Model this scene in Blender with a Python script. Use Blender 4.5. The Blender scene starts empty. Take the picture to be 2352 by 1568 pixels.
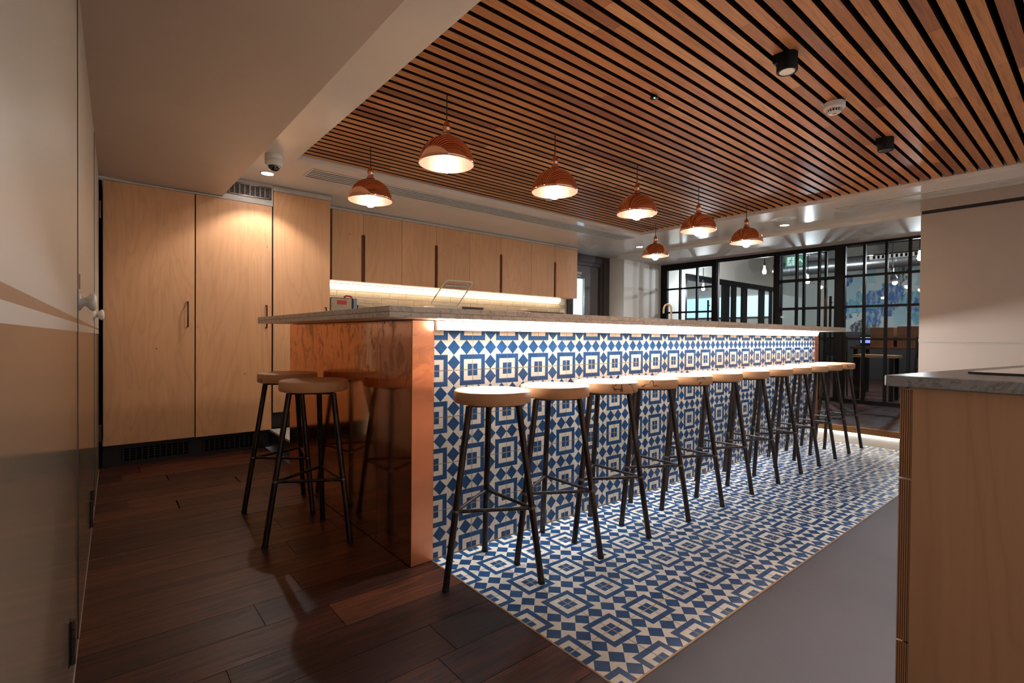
import bpy, math, random
from math import sin, cos, pi, radians
from mathutils import Vector, Matrix

random.seed(7)
sc = bpy.context.scene
COL = sc.collection

# ------------------------------------------------------------------ camera
W_PX, F_PX = 2352, 1149.58
cam_d = bpy.data.cameras.new('camera')
cam_d.sensor_fit = 'HORIZONTAL'
cam_d.sensor_width = 36.0
cam_d.lens = 36.0 * F_PX / W_PX
cam_d.clip_start = 0.01
cam_d.clip_end = 60
cam = bpy.data.objects.new('camera', cam_d)
COL.objects.link(cam)
_y, _p, _r = radians(50.306), radians(-0.685), radians(0.512)
_f = Vector((cos(_y) * cos(_p), sin(_y) * cos(_p), sin(_p)))
_rt = _f.cross(Vector((0, 0, 1))).normalized()
_up = _rt.cross(_f)
_rt2 = _rt * cos(_r) + _up * sin(_r)
_up2 = -_rt * sin(_r) + _up * cos(_r)
M = Matrix((_rt2, _up2, -_f)).transposed().to_4x4()
M.translation = Vector((-1.0985, -1.8394, 0.9591))
cam.matrix_world = M
sc.camera = cam

# ------------------------------------------------------------------ world, exposure
wd = bpy.data.worlds.new('world')
sc.world = wd
wd.use_nodes = True
wd.node_tree.nodes['Background'].inputs[0].default_value = (1.0, 0.93, 0.87, 1)
wd.node_tree.nodes['Background'].inputs[1].default_value = 0.20  # uniform fill light added, entering where the room is left open
sc.view_settings.view_transform = 'Standard'
sc.view_settings.look = 'None'
sc.view_settings.gamma = 1.0
sc.view_settings.use_curve_mapping = False
sc.view_settings.exposure = 1.5
sc.cycles.sample_clamp_indirect = 6.0
sc.cycles.sample_clamp_direct = 0.0
sc.cycles.max_bounces = 5
sc.cycles.diffuse_bounces = 3
sc.cycles.glossy_bounces = 3
sc.cycles.transparent_max_bounces = 14
sc.cycles.adaptive_threshold = 0.05
sc.cycles.caustics_reflective = True

# light levels (kept together so they can be tuned in one place)
L_BAR = 48.0        # bar front light strip, emission strength
L_CAB = 5.5        # strip under the wall cabinets
L_BULB = 66.0      # pendant bulbs
L_DOWN = 10.0      # recessed downlights, spot watts
L_SPOT = 10.0      # black ceiling spots
L_STEP = 5.0
L_FAR = 12.0        # lamps in the room beyond the glass
WARM = (1.0, 0.80, 0.60)
NEUT = (1.0, 0.95, 0.89)
COOL = (0.82, 0.93, 1.0)

# ================================================================== materials
def srgb(r, g, b):
    f = lambda c: (c / 255 / 12.92) if c / 255 <= 0.04045 else ((c / 255 + 0.055) / 1.055) ** 2.4
    return (f(r), f(g), f(b))

class NT:
    """small node-tree helper"""
    def __init__(self, name):
        self.m = bpy.data.materials.new(name)
        self.m.use_nodes = True
        self.t = self.m.node_tree
        self.b = self.t.nodes['Principled BSDF']
        self.out = self.t.nodes['Material Output']
    def n(self, typ, **kw):
        nd = self.t.nodes.new(typ)
        for k, v in kw.items():
            setattr(nd, k, v)
        return nd
    def link(self, a, b):
        self.t.links.new(a, b)
    def put(self, sock, v):
        if hasattr(v, 'is_output'):
            self.link(v, sock)
        elif isinstance(v, (tuple, list)):
            sock.default_value = tuple(v) + ((1,) if len(v) == 3 and len(sock.default_value) == 4 else ())
        else:
            sock.default_value = v
    def math(self, op, a, b=0.0, c=None):
        nd = self.n('ShaderNodeMath', operation=op)
        self.put(nd.inputs[0], a)
        self.put(nd.inputs[1], b)
        if c is not None:
            self.put(nd.inputs[2], c)
        return nd.outputs[0]
    def coords(self, scale=(1, 1, 1), rnd=0.0, rot=(0, 0, 0)):
        tc = self.n('ShaderNodeTexCoord')
        v = tc.outputs['Object']
        if rnd:
            oi = self.n('ShaderNodeObjectInfo')
            k = self.math('MULTIPLY', oi.outputs['Random'], rnd)
            cx = self.n('ShaderNodeCombineXYZ')
            for i in range(3):
                self.link(k, cx.inputs[i])
            va = self.n('ShaderNodeVectorMath', operation='ADD')
            self.link(v, va.inputs[0])
            self.link(cx.outputs[0], va.inputs[1])
            v = va.outputs[0]
        mp = self.n('ShaderNodeMapping')
        mp.inputs['Scale'].default_value = scale
        mp.inputs['Rotation'].default_value = rot
        self.link(v, mp.inputs[0])
        return mp.outputs[0]
    def noise(self, vec, scale=5, detail=4, rough=0.5, dist=0.0):
        nd = self.n('ShaderNodeTexNoise')
        self.link(vec, nd.inputs['Vector'])
        nd.inputs['Scale'].default_value = scale
        nd.inputs['Detail'].default_value = detail
        nd.inputs['Roughness'].default_value = rough
        nd.inputs['Distortion'].default_value = dist
        return nd.outputs[0]
    def ramp(self, fac, stops):
        nd = self.n('ShaderNodeValToRGB')
        el = nd.color_ramp.elements
        while len(el) < len(stops):
            el.new(0.5)
        for e, (p, c) in zip(el, stops):
            e.position = p
            e.color = tuple(c) + (1,) if len(c) == 3 else c
        self.put(nd.inputs[0], fac)
        return nd.outputs[0]
    def mix(self, fac, a, b, mode='MIX'):
        nd = self.n('ShaderNodeMix', data_type='RGBA', blend_type=mode)
        self.put(nd.inputs[0], fac)
        self.put(nd.inputs[6], a)
        self.put(nd.inputs[7], b)
        return nd.outputs[2]
    def bump(self, h, strength=0.2, dist=0.002):
        nd = self.n('ShaderNodeBump')
        nd.inputs['Strength'].default_value = strength
        nd.inputs['Distance'].default_value = dist
        self.link(h, nd.inputs['Height'])
        self.link(nd.outputs[0], self.b.inputs['Normal'])
    def set(self, **kw):
        nm = dict(color='Base Color', rough='Roughness', metal='Metallic', spec='Specular IOR Level', coat='Coat Weight',
                  coatr='Coat Roughness', emit='Emission Color', estr='Emission Strength', trans='Transmission Weight',
                  ior='IOR', alpha='Alpha', aniso='Anisotropic')
        for k, v in kw.items():
            self.put(self.b.inputs[nm[k]], v)
        return self.m

def plain(name, c, rough=0.5, metal=0.0, **kw):
    t = NT(name)
    vec = t.coords((1, 1, 1), 3.0)
    n = t.noise(vec, 14, 3)
    col = t.mix(1.0, tuple(c), t.ramp(n, [(0.3, (0.93,) * 3), (0.7, (1.05,) * 3)]), 'MULTIPLY')
    return t.set(color=col, rough=rough, metal=metal, **kw)

def emit(name, c, s):
    t = NT(name)
    return t.set(color=(0.8, 0.8, 0.8), emit=tuple(c), estr=s, rough=0.4)

MAT = {}

def tile_mat(name, white, blue, tint=1.0):
    t = NT(name)
    tc = t.n('ShaderNodeTexCoord')
    sx = t.n('ShaderNodeSeparateXYZ')
    t.link(tc.outputs['Object'], sx.inputs[0])
    A = t.math('ABSOLUTE', t.math('DIVIDE', sx.outputs[0], 0.2))
    B = t.math('ABSOLUTE', t.math('DIVIDE', sx.outputs[1], 0.2))
    def dia(ax, by):
        s = t.math('ADD', t.math('ABSOLUTE', t.math('SUBTRACT', A, ax)), t.math('ABSOLUTE', t.math('SUBTRACT', B, by)))
        return t.math('LESS_THAN', s, 0.164)
    d = t.math('MAXIMUM', t.math('MAXIMUM', dia(0, 0), dia(0.333, 0)), dia(0, 0.333))
    c = t.math('SUBTRACT', 0.5, A)
    e = t.math('SUBTRACT', 0.5, B)
    mx = t.math('MAXIMUM', c, e)
    mn = t.math('MINIMUM', c, e)
    ring = t.math('MULTIPLY', t.math('LESS_THAN', mx, 0.342), t.math('GREATER_THAN', mx, 0.236))
    core = t.math('MULTIPLY', t.math('LESS_THAN', mx, 0.133), t.math('GREATER_THAN', mn, 0.010))
    mask = t.math('MINIMUM', t.math('ADD', d, t.math('MAXIMUM', ring, core)), 1.0)
    vec = t.coords((1, 1, 1), 9.0)
    n1 = t.noise(vec, 22, 5, 0.6)
    n2 = t.noise(vec, 160, 2, 0.6)
    wv = t.mix(1.0, tuple(white), t.ramp(n1, [(0.3, (0.90, 0.89, 0.87)), (0.7, (1.04, 1.04, 1.04))]), 'MULTIPLY')
    bv = t.mix(1.0, tuple(blue), t.ramp(n1, [(0.25, (0.75, 0.78, 0.8)), (0.75, (1.3, 1.25, 1.18))]), 'MULTIPLY')
    col = t.mix(mask, wv, bv)
    oi = t.n('ShaderNodeObjectInfo')
    col = t.mix(1.0, col, t.ramp(oi.outputs['Random'], [(0, (0.93,) * 3), (1, (1.05,) * 3)]), 'MULTIPLY')
    t.bump(n2, 0.08, 0.0006)
    r = t.ramp(n1, [(0.3, (0.30,) * 3), (0.7, (0.44,) * 3)])
    return t.set(color=col, rough=r, spec=0.45)

TILE_W = srgb(244, 237, 224)
TILE_B = srgb(26, 76, 128)
MAT['tile'] = tile_mat('encaustic_tile', TILE_W, TILE_B)

def birch(name, c0, c1, scale=1.0, rnd=5.0, rough=0.42):
    t = NT(name)
    v = t.coords((2.2 * scale, 2.2 * scale, 0.42 * scale), rnd)
    warp = t.noise(v, 1.6, 3, 0.5, 0.6)
    rings = t.math('FRACT', t.math('MULTIPLY', warp, 13.0))
    tri = t.math('ABSOLUTE', t.math('SUBTRACT', rings, 0.5))
    v2 = t.coords((90 * scale, 90 * scale, 2.2 * scale), rnd)
    fine = t.noise(v2, 1.0, 3, 0.6)
    base = t.mix(fine, tuple(c0), tuple(c1))
    col = t.mix(t.ramp(tri, [(0.0, (0.26,) * 3), (0.12, (0.10,) * 3), (0.5, (0.0,) * 3)]), base, tuple(x * 0.60 for x in c0))
    big = t.noise(t.coords((1, 1, 0.5), rnd), 1.7, 2)
    col = t.mix(1.0, col, t.ramp(big, [(0.3, (0.90, 0.89, 0.87)), (0.7, (1.06, 1.05, 1.03))]), 'MULTIPLY')
    # pin knots
    vo = t.n('ShaderNodeTexVoronoi')
    t.link(t.coords((1, 1, 0.8), rnd), vo.inputs['Vector'])
    vo.inputs['Scale'].default_value = 7.5
    kn = t.math('MULTIPLY', t.math('LESS_THAN', vo.outputs['Distance'], 0.05), t.math('GREATER_THAN', big, 0.52))
    col = t.mix(t.math('MULTIPLY', kn, 0.65), col, tuple(x * 0.25 for x in c0))
    return t.set(color=col, rough=rough, spec=0.4)

MAT['birch'] = birch('birch_plywood', srgb(208, 153, 109), srgb(219, 169, 127))
MAT['birch_dim'] = birch('birch_plywood_dim', srgb(202, 152, 114), srgb(212, 164, 128))  # birch toned down a little; dim light put into the colour
MAT['ply_edge'] = plain('ply_edge_dark', srgb(120, 78, 52), 0.6)
MAT['ply_edge_lt'] = plain('ply_edge_light', srgb(190, 140, 100), 0.6)

def slatwood():
    t = NT('oak_slat')
    oi = t.n('ShaderNodeObjectInfo')
    tone = t.ramp(oi.outputs['Random'], [(0.0, srgb(146, 90, 58)), (0.18, srgb(182, 121, 76)), (0.5, srgb(204, 141, 90)),
                                         (0.8, srgb(190, 128, 79)), (1.0, srgb(218, 162, 110))])
    v = t.coords((1.2, 26, 26), 40.0)
    g = t.noise(v, 3.2, 5, 0.62, 0.7)
    v2 = t.coords((6, 220, 220), 40.0)
    f = t.noise(v2, 1.0, 2, 0.6)
    col = t.mix(1.0, tone, t.ramp(g, [(0.3, (0.62, 0.58, 0.55)), (0.5, (1.0,) * 3), (0.72, (1.12, 1.1, 1.06))]), 'MULTIPLY')
    col = t.mix(1.0, col, t.ramp(f, [(0.3, (0.84,) * 3), (0.6, (1.04,) * 3)]), 'MULTIPLY')
    return t.set(color=col, rough=0.42, spec=0.45)
MAT['slat'] = slatwood()
MAT['slat_side'] = plain('slat_shaded_side', srgb(44, 27, 20), 0.8, 0.0, spec=0.1)  # shade of the gaps painted onto the slat sides

def darkplank():
    t = NT('dark_oak_plank')
    oi = t.n('ShaderNodeObjectInfo')
    tone = t.ramp(oi.outputs['Random'], [(0.0, srgb(48, 25, 19)), (0.5, srgb(70, 37, 26)), (1.0, srgb(94, 52, 34))])
    v = t.coords((1.0, 14, 14), 40.0)
    g = t.noise(v, 3.0, 6, 0.65, 1.2)
    v2 = t.coords((3, 120, 40), 40.0)
    f = t.noise(v2, 1.0, 3, 0.7)
    col = t.mix(1.0, tone, t.ramp(g, [(0.30, (0.25, 0.22, 0.22)), (0.48, (0.85,) * 3), (0.70, (1.9, 1.65, 1.45))]), 'MULTIPLY')
    col = t.mix(1.0, col, t.ramp(f, [(0.3, (0.6,) * 3), (0.6, (1.1,) * 3)]), 'MULTIPLY')
    rr = t.ramp(g, [(0.3, (0.46,) * 3), (0.7, (0.32,) * 3)])
    t.bump(f, 0.4, 0.002)
    return t.set(color=col, rough=rr, spec=0.32)
MAT['plank'] = darkplank()

def copper_sheet(name, c, stain=1.0, rough=0.2, ztop=1.0):
    t = NT(name)
    tc = t.n('ShaderNodeTexCoord')
    sx = t.n('ShaderNodeSeparateXYZ')
    t.link(tc.outputs['Object'], sx.inputs[0])
    v = t.coords((1, 3.4, 2.0), 6.0, (radians(20), 0, 0))
    blot = t.noise(v, 5.0, 6, 0.66, 0.7)
    m = t.ramp(blot, [(0.505, (0,) * 3), (0.575, (1,) * 3)])
    # fingermarks and patina sit where hands reach, just below the worktop
    hi = t.ramp(sx.outputs[2], [(0.60, (0.0,) * 3), (0.92, (1.0,) * 3)])
    fac = t.math('MULTIPLY', t.math('MULTIPLY', m, hi), 0.62 * stain)
    big = t.noise(t.coords((1, 1.4, 1.4), 6.0), 2.0, 4, 0.6, 0.4)
    base = t.mix(1.0, tuple(c), t.ramp(big, [(0.3, (0.86, 0.84, 0.82)), (0.7, (1.08, 1.06, 1.04))]), 'MULTIPLY')
    col = t.mix(fac, base, srgb(118, 58, 38))
    r = t.math('ADD', t.math('MULTIPLY', fac, 0.25), t.math('ADD', rough, t.math('MULTIPLY', big, 0.08)))
    return t.set(color=col, metal=1.0, rough=r)
MAT['copper_a'] = copper_sheet('copper_sheet', srgb(255, 190, 138), 0.9, 0.06)
MAT['copper_b'] = copper_sheet('copper_sheet_pale', srgb(252, 194, 162), 0.9, 0.09)
MAT['copper_c'] = copper_sheet('copper_sheet_front', srgb(246, 172, 132), 0.5, 0.34)

def lampcopper():
    t = NT('polished_copper')
    n = t.noise(t.coords((1, 1, 1), 3), 30, 2)
    return t.set(color=t.mix(n, srgb(248, 184, 152), srgb(252, 194, 164)), metal=1.0, rough=0.07)
MAT['lampcopper'] = lampcopper()
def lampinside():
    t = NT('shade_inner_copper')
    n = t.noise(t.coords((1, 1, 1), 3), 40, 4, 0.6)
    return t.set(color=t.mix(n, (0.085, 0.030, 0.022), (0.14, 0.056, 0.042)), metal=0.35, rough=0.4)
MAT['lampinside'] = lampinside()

def quartz(name, c):
    t = NT(name)
    v = t.coords((1, 1, 1), 2)
    n = t.noise(v, 7, 6, 0.65, 2.2)
    vein = t.math('ABSOLUTE', t.math('SUBTRACT', n, 0.5))
    sp = t.noise(v, 180, 2)
    col = t.mix(t.ramp(vein, [(0.0, (0.75,) * 3), (0.035, (0.0,) * 3)]), tuple(c), tuple(x * 0.52 for x in c))
    col = t.mix(1.0, col, t.ramp(sp, [(0.3, (0.86,) * 3), (0.7, (1.08,) * 3)]), 'MULTIPLY')
    return t.set(color=col, rough=0.3, spec=0.5)
MAT['quartz'] = quartz('quartz_greige', srgb(226, 214, 200))
MAT['quartz2'] = quartz('quartz_grey', srgb(166, 162, 160))

def paint(name, c, rough, bump=0.05, bscale=120):
    t = NT(name)
    v = t.coords((1, 1, 1), 1)
    n = t.noise(v, 2.2, 3)
    f = t.noise(v, bscale, 3, 0.6)
    col = t.mix(1.0, tuple(c), t.ramp(n, [(0.3, (0.965,) * 3), (0.7, (1.02,) * 3)]), 'MULTIPLY')
    t.bump(f, bump, 0.001)
    return t.set(color=col, rough=rough, spec=0.5)
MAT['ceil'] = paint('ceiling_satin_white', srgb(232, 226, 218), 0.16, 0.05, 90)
MAT['soffit'] = paint('soffit_paint', srgb(188, 172, 160), 0.45, 0.05, 90)  # whitish paint toned down, so the dimness up there sits in the colour
MAT['wall'] = paint('wall_white', srgb(226, 219, 210), 0.5)
MAT['wall_cream'] = paint('wall_cream', srgb(172, 162, 151), 0.42)
MAT['wall_dimmed'] = paint('wall_dimmed', srgb(166, 150, 138), 0.5)  # off-white wall paint darkened; the low light on it is in the colour
MAT['wall_stripe'] = paint('wall_stripe_gloss', srgb(136, 118, 102), 0.2, 0.04)
MAT['wall_gloss'] = paint('wall_lower_gloss', srgb(128, 110, 93), 0.13, 0.06, 60)
MAT['wall_far'] = paint('wall_far_room', srgb(205, 205, 196), 0.5)
MAT['white_metal'] = plain('white_powder_coat', srgb(222, 218, 212), 0.4)
MAT['trim_grey'] = plain('trim_pale_grey', srgb(190, 182, 174), 0.45)
MAT['grille_grey'] = plain('grille_grey', srgb(140, 128, 122), 0.5)
MAT['black'] = plain('black_powder_coat', srgb(11, 12, 15), 0.5, 0.0, spec=0.25)
MAT['void'] = plain('black_matt', srgb(10, 9, 9), 0.9, 0.0, spec=0.02)
MAT['plinth'] = plain('dark_plinth', srgb(30, 24, 25), 0.5)
MAT['door_brown'] = plain('dark_brown_paint', srgb(78, 66, 60), 0.4)
MAT['frame_brown'] = plain('dark_brown_frame', srgb(62, 54, 54), 0.45)
MAT['slotwood'] = plain('stained_groove', srgb(92, 42, 30), 0.5)
MAT['brass'] = plain('brass_trim', srgb(170, 138, 104), 0.45, 0.6)
MAT['nosing'] = plain('nosing_bronze', srgb(176, 122, 70), 0.4, 0.4)
MAT['chrome'] = plain('brushed_steel', srgb(200, 196, 190), 0.2, 1.0)
MAT['tapgold'] = plain('brushed_brass_tap', srgb(225, 200, 165), 0.32, 0.8)
MAT['handle'] = plain('dark_bronze_handle', srgb(58, 46, 42), 0.35, 0.8)
MAT['ceramic'] = plain('white_ceramic', srgb(226, 220, 214), 0.08, 0.0, coat=0.6, coatr=0.05)
MAT['grout'] = plain('grout', srgb(172, 160, 144), 0.8)
MAT['grout2'] = plain('grout_white', srgb(236, 232, 222), 0.8)
MAT['metro'] = plain('metro_tile', srgb(192, 176, 150), 0.14)
MAT['hinge'] = plain('hinge_steel', srgb(96, 84, 76), 0.35, 0.9)
MAT['cardboard'] = plain('cardboard', srgb(150, 104, 76), 0.8)
MAT['tabletop'] = plain('table_timber', srgb(120, 84, 62), 0.5)
MAT['rubber'] = plain('rubber_foot', srgb(22, 22, 22), 0.7)
MAT['red'] = plain('red_plastic', srgb(190, 36, 40), 0.35)
MAT['steelbox'] = plain('steel_casing', srgb(150, 132, 112), 0.3, 0.8)
MAT['blueplastic'] = plain('blue_grey_plastic', srgb(120, 140, 160), 0.4)
MAT['darkbox'] = plain('charcoal_plastic', srgb(70, 64, 60), 0.5)
MAT['whitebox'] = plain('white_carton', srgb(226, 216, 202), 0.6)
MAT['green'] = emit('sign_green', (0.004, 0.16, 0.075), 0.5)
MAT['signwhite'] = emit('sign_white', (0.85, 1.0, 0.92), 0.28)
MAT['hob'] = plain('black_glass', srgb(14, 14, 16), 0.06, 0.0, coat=1.0)
MAT['duct'] = plain('galvanised_duct', srgb(150, 152, 152), 0.32, 0.9)
MAT['orange'] = plain('amber_lens', srgb(200, 140, 90), 0.4)

def steel_leg():
    t = NT('raw_black_steel')
    v = t.coords((60, 60, 3), 9)
    n = t.noise(v, 1.2, 5, 0.65)
    col = t.ramp(n, [(0.35, srgb(44, 40, 40)), (0.6, srgb(78, 70, 68)), (0.85, srgb(140, 128, 120))])
    return t.set(color=col, metal=0.85, rough=t.ramp(n, [(0.3, (0.42,) * 3), (0.8, (0.26,) * 3)]))
MAT['leg'] = steel_leg()
MAT['weld'] = plain('weld_bead', srgb(120, 112, 106), 0.35, 0.9)

def seatwood(name, c0, c1, crack):
    t = NT(name)
    v = t.coords((3, 30, 12), 20)
    g = t.noise(v, 2.0, 4, 0.6, 0.6)
    col = t.mix(g, tuple(c0), tuple(c1))
    vb = t.coords((1, 1, 1), 20)
    nz = t.noise(vb, 6, 4, 0.6)
    add = t.n('ShaderNodeVectorMath', operation='ADD')
    sc_ = t.n('ShaderNodeVectorMath', operation='SCALE')
    nd = t.n('ShaderNodeTexNoise')
    t.link(vb, nd.inputs['Vector'])
    nd.inputs['Scale'].default_value = 22
    t.link(nd.outputs[1], sc_.inputs[0])
    sc_.inputs['Scale'].default_value = 0.08
    t.link(vb, add.inputs[0])
    t.link(sc_.outputs[0], add.inputs[1])
    vo = t.n('ShaderNodeTexVoronoi', feature='DISTANCE_TO_EDGE')
    t.link(add.outputs[0], vo.inputs['Vector'])
    vo.inputs['Scale'].default_value = 11
    line = t.math('LESS_THAN', vo.outputs['Distance'], 0.032)
    m = t.math('MULTIPLY', line, t.math('GREATER_THAN', nz, 0.56))
    geo = t.n('ShaderNodeNewGeometry')
    nx = t.n('ShaderNodeSeparateXYZ')
    t.link(geo.outputs['True Normal'], nx.inputs[0])
    side = t.math('LESS_THAN', t.math('ABSOLUTE', nx.outputs[2]), 0.5)
    m = t.math('MULTIPLY', t.math('MULTIPLY', m, side), crack)
    col = t.mix(m, col, srgb(70, 38, 24))
    return t.set(color=col, rough=0.45, spec=0.4)
MAT['seat'] = seatwood('maple_seat', srgb(194, 138, 94), srgb(209, 160, 116), 0.85)
MAT['seat2'] = seatwood('spalted_seat', srgb(206, 146, 98), srgb(224, 170, 122), 0.9)

def carpet():
    t = NT('grey_lino')
    v = t.coords((1, 1, 1))
    n = t.noise(v, 3.0, 4, 0.6)
    f = t.noise(v, 300, 3, 0.7)
    col = t.mix(n, srgb(84, 79, 85), srgb(97, 92, 98))
    col = t.mix(1.0, col, t.ramp(f, [(0.3, (0.8,) * 3), (0.7, (1.1,) * 3)]), 'MULTIPLY')
    t.bump(f, 0.2, 0.001)
    return t.set(color=col, rough=0.62)
MAT['carpet'] = carpet()

def glass(name, tint=(0.92, 0.96, 0.98), rough=0.0, ior=1.45):
    t = NT(name)
    t.t.nodes.remove(t.b)
    tr = t.n('ShaderNodeBsdfTransparent')
    tr.inputs[0].default_value = tuple(tint) + (1,)
    gl = t.n('ShaderNodeBsdfGlossy')
    gl.inputs['Roughness'].default_value = rough
    fr = t.n('ShaderNodeFresnel')
    fr.inputs[0].default_value = ior
    mx = t.n('ShaderNodeMixShader')
    geo = t.n('ShaderNodeNewGeometry')
    t.link(t.math('MULTIPLY', fr.outputs[0], t.math('SUBTRACT', 1.0, geo.outputs['Backfacing'])), mx.inputs[0])
    t.link(tr.outputs[0], mx.inputs[1])
    t.link(gl.outputs[0], mx.inputs[2])
    t.link(mx.outputs[0], t.out.inputs['Surface'])
    return t.m
MAT['glass'] = glass('clear_glass')
MAT['glass_thin'] = glass('anti_glare_glass', (0.95, 0.97, 0.98), 0.0, 1.12)
MAT['plastic_clear'] = glass('clear_plastic', (0.93, 0.92, 0.9), 0.08)

def painting():
    t = NT('abstract_canvas')
    v = t.coords((1, 1.0, 1.0))
    nd = t.n('ShaderNodeTexNoise')
    t.link(v, nd.inputs['Vector'])
    nd.inputs['Scale'].default_value = 9
    nd.inputs['Detail'].default_value = 6
    scv = t.n('ShaderNodeVectorMath', operation='SCALE')
    t.link(nd.outputs[1], scv.inputs[0])
    scv.inputs['Scale'].default_value = 0.16
    add = t.n('ShaderNodeVectorMath', operation='ADD')
    t.link(v, add.inputs[0])
    t.link(scv.outputs[0], add.inputs[1])
    vo = t.n('ShaderNodeTexVoronoi', distance='CHEBYCHEV')
    t.link(add.outputs[0], vo.inputs['Vector'])
    vo.inputs['Scale'].default_value = 3.1
    sp = t.n('ShaderNodeSeparateColor')
    t.link(vo.outputs['Color'], sp.inputs[0])
    nd2 = t.ramp(sp.outputs[0], [(0.0, srgb(44, 34, 40)), (0.17, srgb(150, 186, 194)), (0.36, srgb(18, 92, 158)), (0.52, srgb(196, 204, 200)),
                                 (0.68, srgb(78, 156, 178)), (0.82, srgb(186, 196, 194)), (0.93, srgb(30, 70, 130))])
    nd2.node.color_ramp.interpolation = 'CONSTANT'
    n2 = t.noise(t.coords((1, 2.2, 0.8)), 7, 6, 0.72)
    col = t.mix(t.ramp(n2, [(0.46, (0,) * 3), (0.62, (0.85,) * 3)]), nd2, srgb(168, 190, 194))
    return t.set(color=col, rough=0.5)
MAT['art'] = painting()

E_BAR = emit('bar_strip_diffuser', (0.96, 0.98, 1.0), L_BAR)
E_CAB = emit('cabinet_strip_diffuser', (1.0, 0.86, 0.68), L_CAB)
E_BULB = emit('filament_bulb', (1.0, 0.84, 0.66), L_BULB)
E_DISC = emit('downlight_lens', (1.0, 0.97, 0.92), 14.0)
E_SPOT = emit('spot_lens', (0.85, 0.95, 1.0), 3.0)
E_STEP = emit('step_strip', (1.0, 0.97, 0.9), L_STEP)
E_FARB = emit('far_bulb', (0.95, 0.98, 1.0), 40.0)
E_SCREEN = emit('blue_window', (0.30, 0.66, 0.95), 0.55)
E_VIS = emit('vision_panel', (0.40, 0.74, 1.0), 0.6)
E_GREEN = emit('green_led', (0.1, 1.0, 0.45), 3.0)
E_LAPTOP = emit('laptop_screen', (0.1, 0.2, 1.0), 0.5)

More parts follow.
